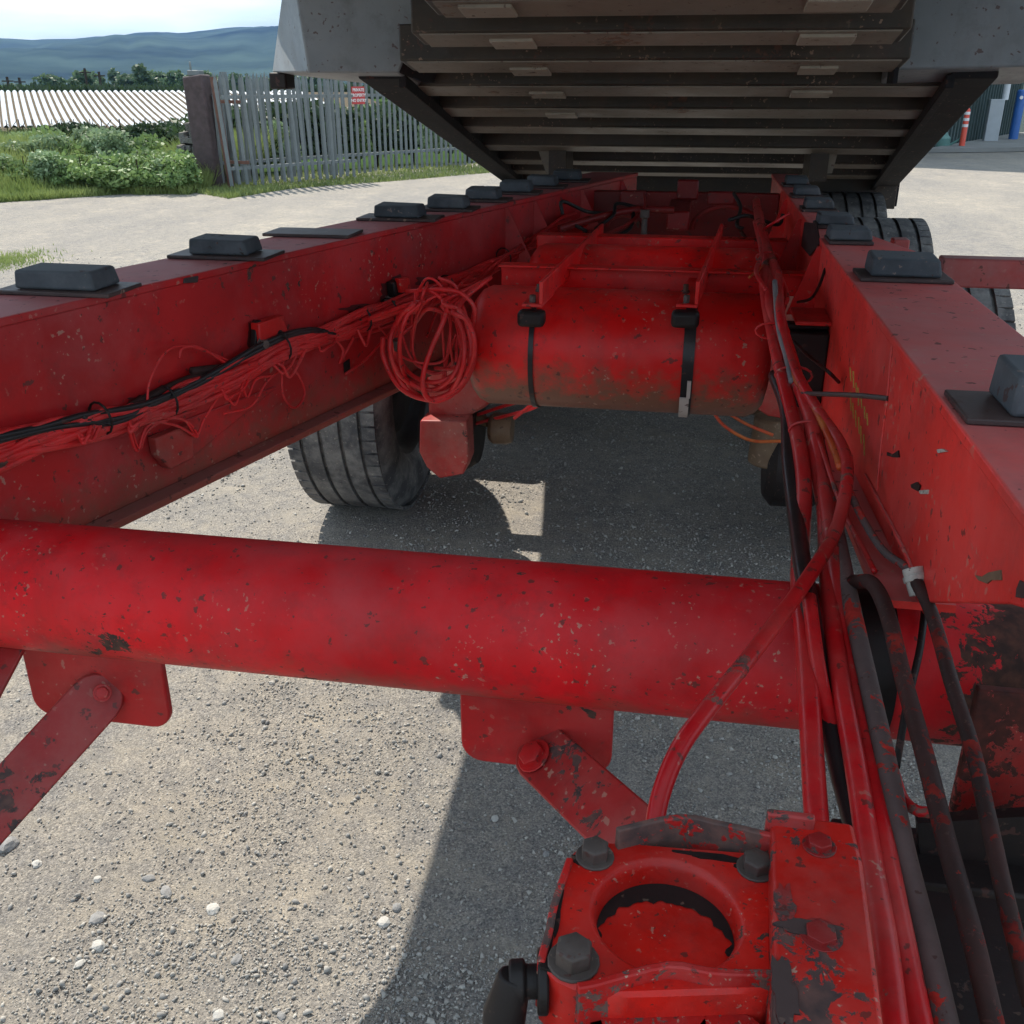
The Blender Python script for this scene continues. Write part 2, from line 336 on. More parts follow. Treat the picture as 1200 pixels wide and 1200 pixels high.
def gz(x, y):
    dd = math.hypot(x, y - 2); a = max(0, 1 - dd / 14)
    return a * (.012 * smooth_noise(x, y, 1.3) + .005 * smooth_noise(x, y, 6)) + .03 * smooth_noise(x, y, .12) * min(1, dd / 14)
for j, y in enumerate(ys):
    for i, x in enumerate(xs): V.append((x, y, gz(x, y)))
nx = len(xs)
for j in range(len(ys) - 1):
    for i in range(nx - 1):
        if beyond((xs[i] + xs[i + 1]) / 2, (ys[j] + ys[j + 1]) / 2) < 1.2: Fs.append((j * nx + i, j * nx + i + 1, (j + 1) * nx + i + 1, (j + 1) * nx + i))
mb = MB(); mb.add(V, Fs); tag(mb.build('gravel_yard', M['gravel'], fix=False), kind='structure')
for p in bpy.data.objects['gravel_yard'].data.polygons: p.use_smooth = True
mb = MB(); mb.add([(-4300, -1500, -.09), (4300, -1500, -.09), (4300, 4300, -.09), (-4300, 4300, -.09)], [(0, 1, 2, 3)])
tag(mb.build('ground', M['land'], fix=False), kind='structure')
# hills on the left: ridge height read from the skyline
ridge = [(-900, 60), (-500, 50), (-200, 47), (0, 48), (45, 49), (95, 48), (130, 46), (190, 42), (232, 44), (262, 39), (300, 37), (330, 36), (420, 34), (560, 44), (700, 52), (900, 50), (1200, 60), (1600, 66), (2200, 75)]
def ridge_y(x):
    for (a, ya), (b_, yb) in zip(ridge[:-1], ridge[1:]):
        if a <= x <= b_: u = (x - a) / (b_ - a); return ya + (yb - ya) * u
    return 60
V = []; Fs = []; cols = list(range(-900, 1900, 12)); rows = 14
for x in cols:
    k = ray(x, HZ); k = Vector((k.x, k.y, 0)).normalized(); e = ray(x, ridge_y(x)); tanv = e.z / math.hypot(e.x, e.y)
    for j in range(rows):
        u = j / (rows - 1); D = 1500 + 2300 * u; hgt = (tanv * 3800) * (math.sin(u * math.pi / 2) ** 1.15) + HC * u
        hgt += (24 * noise.noise(Vector((k.x * 9, k.y * 9, u * 4))) + 9 * noise.noise(Vector((k.x * 60, k.y * 60, u * 9)))) * math.sin(u * math.pi) + (5 * noise.noise(Vector((k.x * 150, k.y * 150, 3))) if j == rows - 1 else 0)
        V.append((k.x * D, k.y * D, max(-.5, hgt) if j else -.5))
for i in range(len(cols) - 1):
    for j in range(rows - 1): a = i * rows + j; Fs.append((a, a + rows, a + rows + 1, a + 1))
mb = MB(); mb.add(V, Fs); o = mb.build('hills', M['hill'], fix=False); tag(o, kind='structure')
for p in o.data.polygons: p.use_smooth = True
# gently rising field with rows of white sheeting
field = empty('crop_field', (-40, 70, -.5), None, None); field['kind'] = 'structure'
def fp(x, y, u):    # u 0 near edge .. 1 far edge
    k = ray(x, y); k = k / math.hypot(k.x, k.y); return O + k * (37 + 24 * u)
NX = 0
def row_pt(i, u, off):
    top = -30 + 7.4 * i + off * 7.4; bot = -34 + 9.6 * i + off * 9.6 - .006 * i * i * .5
    uu = u ** .85; x = bot + (top - bot) * uu; y = 150 + (107.5 - 150) * u
    return fp(x, y, u)
for i in range(52):
    mb = MB(); V = []; n = 6
    for j in range(n + 1):
        u = j / n
        for off, dz in ((0, 0), (.10, .05), (.38, .085), (.60, .05), (.70, 0)):
            p = row_pt(i, u, off); V.append((p.x, p.y, p.z + dz))
    Fs = [(j * 5 + a, j * 5 + a + 1, j * 5 + a + 6, j * 5 + a + 5) for j in range(n) for a in range(4)]
    mb.add(V, Fs); mb.build('white_sheeting_row', M['poly'], field)
mb = MB(); V = [row_pt(-6, u / 6, 0) - Vector((0, 0, .02)) for u in range(7)] + [row_pt(60, u / 6, 0) - Vector((0, 0, .02)) for u in range(7)]
mb.add(V, [(j, j + 7, j + 8, j + 1) for j in range(6)])
mb.add([row_pt(-6, 0, 0) - Vector((0, 0, .02)), row_pt(60, 0, 0) - Vector((0, 0, .02)), row_pt(60, 0, 0) - Vector((0, 3, .6)), row_pt(-6, 0, 0) - Vector((0, 3, .6))], [(0, 1, 2, 3)])
mb.build('field_soil', M['soil'], field, fix=False)
# ------------------------------------------------------------------ plants
def leaf_mesh(name, n, rad, leaf, m, seed, squash=.8, holes=.35, elong=1.0):
    g = np.random.default_rng(seed); cl = []
    for i in range(9):
        a = g.normal(size=3); a /= np.linalg.norm(a); a *= g.uniform(.25, .72); a[2] *= squash; cl.append((a, g.uniform(.28, .5)))
    c = np.empty((n, 3))
    for i in range(n):
        ce, r_ = cl[g.integers(9)]; d = g.normal(size=3); d /= np.linalg.norm(d); c[i] = ce + d * r_ * g.uniform(.55, 1.05)
    c = c * np.array(rad); c[:, 2] += rad[2]; c[:, 2] = np.abs(c[:, 2])
    u = g.normal(size=(n, 3)); u /= np.linalg.norm(u, axis=1)[:, None]
    w_ = np.cross(u, g.normal(size=(n, 3))); w_ /= np.linalg.norm(w_, axis=1)[:, None]
    s_ = leaf * g.uniform(.6, 1.4, size=(n, 1)); u = u * s_ * elong; w_ = w_ * s_ * .6
    V = np.stack([c - u, c + w_, c + u, c - w_], 1).reshape(-1, 3)
    me = bpy.data.meshes.new(name); me.from_pydata(V.tolist(), [], np.arange(4 * n).reshape(-1, 4).tolist()); me.materials.append(m); return me
def plant(name, meshes, stem_h, loc, sc_, rz, label, cat, group=None, crown='foliage', trunk=True, lift=0, stem_r=.05):
    o = empty(name, loc, label, cat, group); c = bpy.data.objects.new(crown, meshes); C.objects.link(c); c.parent = o
    c.scale = sc_; c.rotation_euler.z = rz; c.location.z = lift
    if trunk:
        mb = MB(); mb.tube([(0, 0, -.1), (.02 * stem_h, 0, stem_h * .5), (0, .03 * stem_h, stem_h)], [stem_r, stem_r * .7, stem_r * .3], 7)
        for k in range(4):
            a = k * 1.7 + rz; mb.tube([(0, 0, stem_h * (.35 + .1 * k)), (math.cos(a) * stem_h * .3, math.sin(a) * stem_h * .3, stem_h * (.7 + .1 * k))], [stem_r * .5, stem_r * .15], 5)
        t_ = mb.build('trunk' if cat == 'tree' else 'stem', M['bark'], None); t_.parent = o
    return o
bushes = [leaf_mesh('bush', 2600, (.75, .6, .42), .045, M['leaf'], 1), leaf_mesh('bush', 2600, (.7, .6, .5), .04, M['leafp'], 2), leaf_mesh('bush', 2400, (.9, .6, .38), .04, M['leaf'], 3)]
dark = [leaf_mesh('hedge', 2200, (1.3, .8, .6), .06, M['leafd'], 4), leaf_mesh('hedge', 2200, (1.1, .8, .7), .06, M['leafd'], 5)]
look = ['bright green nettle clump', 'pale grey green bramble bush', 'low mid green leafy bush']
ORD = ['first', 'second', 'third', 'fourth', 'fifth', 'sixth', 'seventh', 'eighth', 'ninth', 'tenth', 'eleventh', 'twelfth', 'thirteenth', 'fourteenth', 'fifteenth', 'sixteenth', 'seventeenth', 'eighteenth', 'nineteenth', 'twentieth', 'twenty-first', 'twenty-second', 'twenty-third', 'twenty-fourth', 'twenty-fifth', 'twenty-sixth', 'twenty-seventh']
k = 0
for row, (dist, zz) in enumerate(((.9, 1.0), (2.1, 1.1), (3.6, 1.25))):
    for q in range(13):
        x = -60 + q * 23 + row * 9; p = atz(x, 231, 0); v = (edge[5] - edge[3]).normalized(); nrm = Vector((-v.y, v.x)); p2 = Vector((p.x, p.y)) + nrm * dist
        if x > 222: continue
        kind = (q * 2 + row) % 3; s_ = zz * random.uniform(.78, 1.0)
        where = ['at the front of the bank', 'in the middle of the bank', 'at the back of the bank'][row]
        plant('bush', bushes[kind], .6, (p2.x, p2.y, -.05), (s_ * 1.15, s_, s_ * random.uniform(.75, 1.0)), random.uniform(0, 6), look[kind] + ' ' + where + ', ' + ORD[q] + ' from the left', 'bush', 'bushes on the roadside bank left of the gate post', stem_r=.02)
for q in range(24):
    x = -70 + q * 16 + random.uniform(-4, 4); p = aty(x, 150, 21.5 + .14 * q)
    s_ = random.uniform(.66, .9)
    plant('hedge_bush', dark[q % 2], .9, (p.x, p.y, -.05), (s_, s_, s_ * 1.0), random.uniform(0, 6), 'dark green hedge bush below the white field, ' + ORD[q] + ' from the left', 'bush', 'dark hedge bushes below the white field', stem_r=.03)
for q in range(15):
    x = 275 + q * 21; u = (x - 275) / 300
    p = atz(x, 215 - 20 * u, 0) ; d_ = Vector((p.x, p.y)).normalized() * random.uniform(1.6, 3.2)
    s_ = random.uniform(.9, 1.3)
    plant('bush_behind_fence', (dark + bushes[:2])[q % 4], .8, (p.x + d_.x, p.y + d_.y, -.05), (s_, s_, s_ * (1.0 + .5 * u)), random.uniform(0, 6), ['dark leafy bush', 'dense dark bush', 'bright green bush', 'pale green bush'][q % 4] + ' behind the steel paling fence, ' + ORD[q] + ' from the gate post', 'bush', 'bushes behind the paling fence', stem_r=.03)
def stuff_grass(name, pts, h, n, wid, m, label):
    g = np.random.default_rng(11); V = []; Fs = []
    for i in range(n):
        c, hh = pts(g); a = g.uniform(0, 6.28); dx, dy = math.cos(a) * wid, math.sin(a) * wid; lx, ly = g.normal(size=2) * hh * .35; b_ = len(V)
        V += [(c[0] - dx, c[1] - dy, c[2]), (c[0] + dx, c[1] + dy, c[2]), (c[0] + lx, c[1] + ly, c[2] + hh)]; Fs.append((b_, b_ + 1, b_ + 2))
    mb = MB(); mb.add(V, Fs); return tag(mb.build(name, m, fix=False), label, 'grass', kind='stuff')
def bank(g):
    i = g.integers(0, 4) + 1; u = g.uniform(); a, b_ = edge[i], edge[i + 1]; v = (b_ - a).normalized(); nrm = Vector((-v.y, v.x)); dd = g.uniform(0, 1) ** 1.3 * 4.5 - .25
    p = a.lerp(b_, u) + nrm * (dd + .25 * smooth_noise(a.lerp(b_, u).x, 3, 2.0)); return (p.x, p.y, -.03 + min(.35, max(0, dd) * .12)), g.uniform(.06, .18) + min(.34, max(0, dd) * .2) * g.uniform(.3, 1.3)
stuff_grass('verge_grass', bank, .2, 85000, .012, M['grass'], 'rough green grass along the edge of the yard')
def fgrass(g):
    i = g.integers(5, 9); u = g.uniform(); p = edge[i].lerp(edge[i + 1], u) if i + 1 < len(edge) else edge[i]; v = (edge[7] - edge[6]).normalized(); nrm = Vector((-v.y, v.x))
    p = p + nrm * (g.uniform(0, 1) ** 1.5 * 2.4 - 1.15); return (p.x, p.y, -.02), g.uniform(.04, .12)
stuff_grass('fence_grass', fgrass, .1, 16000, .012, M['grass'], 'thin grass growing along the foot of the fence')
def tuft(g):
    p = atz(-8, 308, 0); return (p.x + g.normal() * .22, p.y + g.normal() * .3, 0), g.uniform(.02, .06)
stuff_grass('weed_patch', tuft, .05, 1600, .006, M['grass'], 'small patch of weeds in the gravel at the left edge')
mb = MB(); V = []; Fs = []
for i, a in enumerate(edge[:7]):
    v = (edge[min(i + 1, 6)] - edge[max(i - 1, 0)]).normalized(); nrm = Vector((-v.y, v.x))
    for j, (dd, z) in enumerate(((.1, -.02), (1.2, .08), (3, .2), (5, .22), (9, -.05), (16, -.3))):
        p = a + nrm * dd; V.append((p.x, p.y, z))
for i in range(6):
    for j in range(5): q = i * 6 + j; Fs.append((q, q + 6, q + 7, q + 1))
mb.add(V, Fs); tag(mb.build('grass_bank', M['land'], fix=False), kind='structure')
tm = [leaf_mesh('crown', 700, (5, 5, 4.6), .75, M['leaft'], 21, elong=.9), leaf_mesh('crown', 700, (6, 5, 3.6), .75, M['leaft'], 22), leaf_mesh('crown', 600, (3.4, 3.4, 6), .7, M['leaft'], 23)]
tops = [(-60, 88), (-25, 92), (15, 95), (40, 92), (62, 84), (84, 90), (100, 79), (118, 86), (136, 77), (150, 83), (171, 69), (186, 80), (200, 78), (216, 79), (231, 84), (247, 78), (262, 86), (276, 81), (292, 84), (308, 88), (345, 84), (368, 80), (392, 82), (415, 86), (445, 84), (480, 80), (520, 76)]
for i, (x, y) in enumerate(tops):
    D = 175 + (i * 37) % 60; k_ = ray(x, 104); k_ = k_ / math.hypot(k_.x, k_.y); p = O + k_ * D; e = ray(x, y); h = HC + D * e.z / math.hypot(e.x, e.y); kind = [0, 1, 0, 2, 1][i % 5]
    hh = h + .1; base_h = [9.0, 7.0, 11.5][kind]; s_ = hh / (base_h + 1.2)
    plant('tree', tm[kind], hh * .6, (p.x, p.y, -.1), (s_ * 1.15, s_ * 1.15, s_), i, ['rounded green tree beyond the white field', 'broad low green tree beyond the white field', 'tall narrow green tree beyond the white field'][kind] + ', ' + ORD[i] + ' in the line from the left', 'tree', 'trees beyond the white field', crown='crown', lift=1.2 * s_, stem_r=.2)
# far hedge line
def hl(g):
    x = g.uniform(-120, 560); k_ = ray(x, 106); k_ = k_ / math.hypot(k_.x, k_.y); D = g.uniform(106, 112); p = O + k_ * D; return (p.x, p.y, .0 + g.uniform(0, .9) + .2), g.uniform(.3, .7)
stuff_grass('far_hedge', hl, 1, 9000, .22, M['leafd'], 'low dark hedge along the far edge of the white field')
bpy.data.objects['far_hedge']['category'] = 'hedge'
# a few slim power poles in front of the hills
for ip, (x, y) in enumerate(((11, 90), (25, 91), (103, 80), (119, 84))):
    k_ = ray(x, 106); k_ = k_ / math.hypot(k_.x, k_.y); p = O + k_ * 150; e = ray(x, y); h = HC + 150 * e.z / math.hypot(e.x, e.y)
    mb = MB(); mb.tube([(p.x, p.y, -.1), (p.x, p.y, h)], .16, 6); mb.box((p.x, p.y, h - .5), (1.6, .15, .15))
    tag(mb.build('power_pole', M['bark']), ORD[ip] + ' slim power pole from the left among the trees beyond the field', 'pole', 'power poles beyond the field')
# ------------------------------------------------------------------ gate, fence, post, wall stub
f0 = atz(262, 219, 0); f1 = atz(560, 195, 0); fd = (f1 - f0); FL = fd.length; fd.normalize(); fn = Vector((fd.y, -fd.x, 0))
if fn.dot(Vector((0, -1, 0))) < 0: fn = -fn
pale = MB(); hgt = 1.78
prof = [(-.034, 0), (-.012, -.018), (.012, -.018), (.034, 0)]
V = []; 
for z in (.06, hgt - .12):
    V += [(x, y, z) for x, y in prof] + [(x, y + .005, z) for x, y in prof[::-1]]
V += [(0, -.018, hgt), (0, -.012, hgt)]
Fs = [(i, (i + 1) % 8, 8 + (i + 1) % 8, 8 + i) for i in range(8)] + [(8 + i, 9 + i, 16) for i in range(3)] + [(12 + i, 13 + i, 17) for i in range(3)] + [(8, 16, 17, 15), (11, 12, 17, 16)]
pale.add(V, Fs); pale_o = pale.build('pale', M['galv'], None, fix=True, smooth=False)
def fence(name, label, cat, a, dvec, length, step, y_off, lean0, lean1, rails=(.38, 1.42)):
    root = empty(name, a, label, cat); ang = math.atan2(dvec.y, dvec.x); n = int(length / step)
    for i in range(n + 1):
        c = pale_o.copy(); C.objects.link(c); p = a + dvec * (i * step) + fn * y_off; u = i / n
        c.location = p + Vector((0, 0, .02 * math.sin(i * 1.3))); c.rotation_euler = (random.uniform(-.012, .012), lean0 * (1 - u) + lean1 * u + random.uniform(-.012, .012), ang); adopt(c, root)
    for z in rails:
        mb = MB(); c = a + dvec * (length / 2) + fn * (y_off - .035) + Vector((0, 0, z)); mb.box(c, (length, .05, .05), Matrix.Rotation(ang, 3, 'Z')); mb.build('rail', M['galv'], root)
    return root
fe = fence('palisade_fence', 'grey steel paling fence with pointed tops running back beside the yard', 'fence', f0, fd, FL + 6, .135, 0, 0, 0)
for i in (0, 3, 6):
    p = f0 + fd * (2.9 * i * .7 + .3) - fn * .12; mb = MB(); mb.box((p.x, p.y, .9), (.1, .06, 1.8), Matrix.Rotation(math.atan2(fd.y, fd.x), 3, 'Z')); mb.build('fence_post', M['galv'], fe)
ga = atz(268, 222, 0); gb = atz(415, 210, 0); gd = (gb - ga); GL = gd.length; gd.normalize()
gt = fence('palisade_gate', 'grey steel paling gate leaf standing open in front of the fence', 'gate', ga, gd, GL, .15, .12, -.06, 0, rails=(.33, 1.42))
C.objects.unlink(pale_o)
p = atz(250, 219, 0)
mb = MB(); mb.hexa([(p.x - .19, p.y - .17, -.1), (p.x + .19, p.y - .17, -.1), (p.x + .19, p.y + .17, -.1), (p.x - .19, p.y + .17, -.1)], [(p.x - .25, p.y - .17, 1.72), (p.x + .1, p.y - .17, 1.76), (p.x + .1, p.y + .17, 1.76), (p.x - .25, p.y + .17, 1.72)])
gp = empty('gate_post', (p.x, p.y, 0), 'thick brown weathered gate post between the stone wall and fence', 'post')
mb.build('shaft', M['post'], gp, bevel=.03)
mb = MB(); mb.box((p.x - .08, p.y, 1.78), (.2, .2, .08)); mb.box((p.x - .16, p.y, 1.85), (.03, .03, .2)); mb.build('latch', M['galv'], gp, bevel=.01)
q = atz(272, 221, 0); mb = MB(); mb.tube([(q.x, q.y, -.1), (q.x - .12, q.y, 1.72)], .06, 4); mb.box((q.x + .15, q.y, .42), (.4, .05, .05)); mb.box((q.x + .1, q.y, 1.35), (.4, .05, .05))
tag(mb.build('gate_stile', M['rustpost']), 'thin rusty upright hinge post just right of the brown gate post', 'post')
sw = empty('stone_wall', atz(228, 222, 0), 'short rough stone wall end left of the brown gate post', 'wall')
s0 = atz(229, 220, 0); stone_me = []
for v_ in range(5):
    mb = MB(); P = []
    for z in (-1, 1):
        for x, y in ((-1, -1), (1, -1), (1, 1), (-1, 1)): P.append((x * .5 * random.uniform(.75, 1), y * .5 * random.uniform(.75, 1), z * .5 * random.uniform(.75, 1)))
    mb.add(P, [(3, 2, 1, 0), (4, 5, 6, 7), (0, 1, 5, 4), (1, 2, 6, 5), (2, 3, 7, 6), (3, 0, 4, 7)]); o = mb.build('stone', M['wall'], None, bevel=.06); stone_me.append(o)
cnt = 0; z = 0
while z < .95:
    hh = random.uniform(.09, .17); x = -.50 + random.uniform(-.08, .08) + .12 * z
    while x < .02:
        ww = random.uniform(.12, .26); o = stone_me[cnt % 5]; c = o.copy() if cnt >= 5 else o
        if cnt >= 5: C.objects.link(c)
        c.scale = (ww, .55, hh * 1.08); c.location = (s0.x + x + ww / 2 + .25 * z, s0.y + random.uniform(-.08, .08) + .35, z + hh / 2 - .03); c.rotation_euler = (random.uniform(-.15, .15), random.uniform(-.15, .15), random.uniform(-.3, .3)); adopt(c, sw)
        x += ww * .97; cnt += 1
    z += hh * .95
# red warning sign on the fence
sp = atz(434, 207, 0); 
k_ = (sp - f0).dot(fd); sp = f0 + fd * k_ + fn * .05
sg = empty('warning_sign', sp, 'small red sign with white lettering fixed high on the steel fence', 'sign')
ang = math.atan2(fd.y, fd.x); rot = Matrix.Rotation(ang, 3, 'Z')
mb = MB(); mb.box(sp + Vector((0, 0, 1.42)), (.30, .012, .30), rot); mb.build('panel', M['sign'], sg)
for i, tx in enumerate(('PRIVATE', 'PROPERTY', 'NO ENTRY')):
    cu = bpy.data.curves.new('lettering', 'FONT'); cu.body = tx; cu.size = .072; cu.align_x = 'CENTER'; cu.extrude = .002; cu.offset = .0015
    o = bpy.data.objects.new('lettering', cu); C.objects.link(o); bpy.context.view_layer.update()
    me = bpy.data.meshes.new_from_object(o.evaluated_get(bpy.context.evaluated_depsgraph_get())); bpy.data.objects.remove(o)
    me.materials.append(M['ink']); o = bpy.data.objects.new('lettering', me); C.objects.link(o)
    o.location = sp + fn * .012 + Vector((0, 0, 1.49 - i * .09)); o.rotation_euler = (R(90), 0, ang); adopt(o, sg)
# ------------------------------------------------------------------ right background: shed, bollards
w0 = atz(1080, 179, 0); w1 = atz(1188, 160, 0); wd = (w1 - w0).normalized(); wn = Vector((wd.y, -wd.x, 0)); 
shed = empty('green_shed', w1, 'dark green clad farm shed at the far right of the yard', 'building')
mb = MB(); A = w0 - wd * 3; B = w1
def wallbox(mb, A, B, h, th, n_): 
    mb.hexa([A, B, B + n_ * th, A + n_ * th], [p + Vector((0, 0, h)) for p in (A, B, B + n_ * th, A + n_ * th)])
back = -wn if wn.dot(Vector((0, -1, 0))) > 0 else wn
mb = MB(); wallbox(mb, A, B, 6, 8, back); mb.build('wall', M['clad'], shed)
L_ = (B - A).length; nrib = int(L_ / .33)
mb = MB(); mb.box((0, 0, 3), (.09, .05, 6)); rib = mb.build('cladding_rib', M['clad'], None)
for i in range(nrib):
    c = rib if i == 0 else rib.copy()
    if i: C.objects.link(c)
    c.location = A + wd * (i * .33 + .1) - back * .02; c.rotation_euler.z = math.atan2(wd.y, wd.x); adopt(c, shed)
B2 = B + Vector((.9, -.4, 0)); mb = MB(); wallbox(mb, B2, B2 + Vector((12, 1.5, 0)), 6, 8, Vector((0, 1, 0))); mb.build('front_wall', M['clad'], shed)
mb = MB(); rib2 = None
for i in range(30):
    if rib2 is None:
        mb.box((0, 0, 3), (.09, .05, 6)); rib2 = mb.build('cladding_rib', M['clad'], None); c = rib2
    else: c = rib2.copy(); C.objects.link(c)
    c.location = B2 + Vector((12, 1.5, 0)).normalized() * (.2 + i * .38) + Vector((0, -.02, 0)); c.rotation_euler.z = math.atan2(1.5, 12); adopt(c, shed)
dp = atz(1159, 170, 0); mb = MB(); mb.tube([(dp.x + .2, dp.y, 1.2), (dp.x + .2, dp.y, 5.5)], .09, 10); mb.build('downpipe', M['pipew'], shed)
mb = MB(); mb.box((dp.x, dp.y, .62), (.38, .22, 1.2)); mb.build('pipe_guard', M['guard'], shed, bevel=.02)
ap = [atz(1085, 180, 0), atz(1240, 178, 0), atz(1300, 155, 0), atz(1190, 160, 0)]
mb = MB(); mb.ext([p + Vector((0, 0, .02)) for p in ap], (0, 0, .1)); tag(mb.build('concrete_apron', M['apron']), kind='structure')
bp = atz(1126, 176.5, 0); ob = empty('orange_bollard', bp, 'slim orange bollard with white bands in front of the green shed', 'bollard')
mb = MB(); mb.tube([(bp.x, bp.y, 0), (bp.x, bp.y, .05), (bp.x, bp.y, .06), (bp.x, bp.y, 1.0), (bp.x, bp.y, 1.04)], [.15, .13, .075, .065, .03], 14); mb.build('post', M['obol'], ob)
for z in (.58, .73, .88): mb = MB(); mb.tube([(bp.x, bp.y, z), (bp.x, bp.y, z + .07)], .074, 14); mb.build('band', M['ink'], ob)
bq = atz(1186, 168, 0); bb = empty('blue_bollard', bq, 'thick blue steel bollard beside the corner of the green shed', 'bollard')
mb = MB(); mb.tube([(bq.x, bq.y, 0), (bq.x, bq.y, 1.42), (bq.x, bq.y, 1.46)], [.13, .13, .09], 16); mb.build('post', M['bbol'], bb)
mb = MB(); mb.tube([(bq.x - .02, bq.y - .155, 1.25), (bq.x - .02, bq.y - .13, 1.25)], .05, 10); mb.build('reflector', M['ink'], bb)
cn = atz(1100, 176, 0); mb = MB(); mb.tube([(cn.x, cn.y, 0), (cn.x, cn.y, .3), (cn.x, cn.y, .36), (cn.x, cn.y, .55)], [.24, .26, .2, .08], 12); mb.tube(cr_path([(cn.x + .2, cn.y, .1), (cn.x + .5, cn.y, .3), (cn.x + .6, cn.y, .5)]), .03, 8); mb.tube(cr_path([(cn.x - .2, cn.y, .3), (cn.x - .05, cn.y, .7), (cn.x + .2, cn.y, .3)]), .02, 8)
tag(mb.build('watering_can', M['bin']), 'pale green watering can on the ground at the foot of the shed', 'watering can')
# ------------------------------------------------------------------ loose gravel and picked-out stones
IV = np.array([(1, 0, 0), (-.5, .87, 0), (-.5, -.87, 0), (.25, .43, .9), (.25, -.43, .85), (-.6, 0, .9), (.4, 0, -.9), (-.4, 0, -.9)]) * .95
IF = np.array([(0, 1, 3), (0, 3, 4), (0, 4, 2), (1, 5, 3), (1, 2, 5), (2, 4, 5), (3, 5, 4), (0, 6, 1), (0, 2, 6), (1, 6, 7), (1, 7, 2), (2, 7, 6)])
def scatter(n, size_fn):
    u = rng.uniform(size=n)
    t_ = 1.1 * (11.0 / 1.1) ** (u ** 1.15)     # log spacing of distance
    az = rng.uniform(-.95, .52, size=n)
    a = -az
    x = -np.sin(a) * t_; y = np.cos(a) * t_
    s_ = size_fn(n)
    cl = np.array([smooth_noise(px_, py_, 1.6) + .6 * smooth_noise(px_ + 9, py_, 5.5) for px_, py_ in zip(x, y)])
    keep = rng.uniform(size=n) < np.clip(.38 + 1.6 * cl, .20, 1); x, y, s_ = x[keep], y[keep], s_[keep]
    return x, y, s_ * np.clip(t_[keep] / 3.0, .75, 2.2) ** .5
x, y, s_ = scatter(225000, lambda n: np.clip(rng.lognormal(math.log(.0031), .50, n), .0012, .012))
n = len(x); A3 = rng.normal(size=(n, 3, 3)); Q, _ = np.linalg.qr(A3)
scl = np.stack([s_ * rng.uniform(.8, 1.3, n), s_ * rng.uniform(.7, 1.1, n), s_ * rng.uniform(.35, .65, n)], 1)
rough = 1 + rng.uniform(-.22, .22, size=(n, len(IV), 1))
VV = (IV[None] * rough) * scl[:, None, :]; tilt = Q * .35 + np.eye(3)[None]; ang_ = rng.uniform(0, 6.28, n)
VV = np.einsum('nij,nkj->nki', tilt, VV); ca, sa = np.cos(ang_)[:, None], np.sin(ang_)[:, None]
X2 = VV[..., 0] * ca - VV[..., 1] * sa; Y2 = VV[..., 0] * sa + VV[..., 1] * ca
zg = np.array([gz(a, b_) for a, b_ in zip(x, y)])
VV = np.stack([X2 + x[:, None], Y2 + y[:, None], VV[..., 2] + zg[:, None] + (s_ * .2)[:, None]], -1).reshape(-1, 3)
FF = (IF[None] + (np.arange(n) * len(IV))[:, None, None]).reshape(-1, 3)
me = bpy.data.meshes.new('loose_gravel'); me.vertices.add(len(VV)); me.vertices.foreach_set('co', VV.ravel()); me.loops.add(FF.size); me.loops.foreach_set('vertex_index', FF.ravel().astype(np.int32))
me.polygons.add(len(FF)); me.polygons.foreach_set('loop_start', np.arange(0, FF.size, 3, dtype=np.int32)); me.update(calc_edges=True)
at_ = me.attributes.new('shade', 'FLOAT', 'POINT'); sh = np.repeat(np.clip(rng.normal(.5, .22, n), 0, 1), len(IV)); at_.data.foreach_set('value', sh.astype(np.float32))
me.materials.append(M['stones']); o = bpy.data.objects.new('loose_gravel', me); C.objects.link(o); tag(o, 'loose grey and tan gravel scattered over the yard', 'gravel', kind='stuff')
def stone(pxy, r, m, label, group=None):
    r *= .7
    p = atz(*pxy, 0); bm = bmesh.new(); bmesh.ops.create_icosphere(bm, subdivisions=2, radius=1)
    sx, sy, sz = r * random.uniform(.9, 1.25), r * random.uniform(.7, .95), r * random.uniform(.4, .6); o_ = Vector((random.random() * 9, 0, 0))
    for v in bm.verts:
        d = 1 + .35 * noise.noise(v.co * 1.3 + o_) + .12 * noise.noise(v.co * 4 + o_); v.co = Vector((v.co.x * sx * d, v.co.y * sy * d, v.co.z * sz * d))
    me = bpy.data.meshes.new('stone'); bm.to_mesh(me); bm.free(); me.materials.append(m)
    o = bpy.data.objects.new('stone', me); C.objects.link(o); o.location = (p.x, p.y, gz(p.x, p.y) + sz * .25); o.rotation_euler.z = random.uniform(0, 6); tag(o, label, 'stone', group)
stone((44, 1014), .017, M['whitestone'], 'flat white stone near the lower left edge of the picture')
stone((250, 1066), .024, M['whitestone'], 'rounded white stone left of centre among the gravel in the sun')
stone((116, 1110), .021, M['whitestone'], 'angular white stone below the dark grey stone at lower left')
stone((94, 1130), .015, M['whitestone'], 'small pale stone just left below the angular white one')
stone((256, 1187), .019, M['whitestone'], 'pale oval stone at the bottom edge in the sun')
stone((330, 1190), .016, M['greystone'], 'grey tan stone at the bottom edge right of the pale oval stone')
stone((114, 1078), .026, M['greystone'], 'dark grey slab stone above the angular white stone')
stone((195, 1046), .022, M['greystone'], 'flat grey stone left above the rounded white stone')
stone((174, 1030), .018, M['greystone'], 'round blue grey pebble above the flat grey stone')
stone((115, 1032), .014, M['whitestone'], 'cream flat pebble near the left above the slab stone')
stone((450, 1083), .022, M['whitestone'], 'pale stone close to the shadow edge in the lower middle')
stone((465, 1065), .018, M['greystone'], 'greyish pebble touching the shadow edge')
stone((277, 1124), .018, M['greystone'], 'light grey worn pebble below the rounded white stone')
stone((10, 992), .035, M['greystone'], 'dark stone half hidden under the left stay bar')
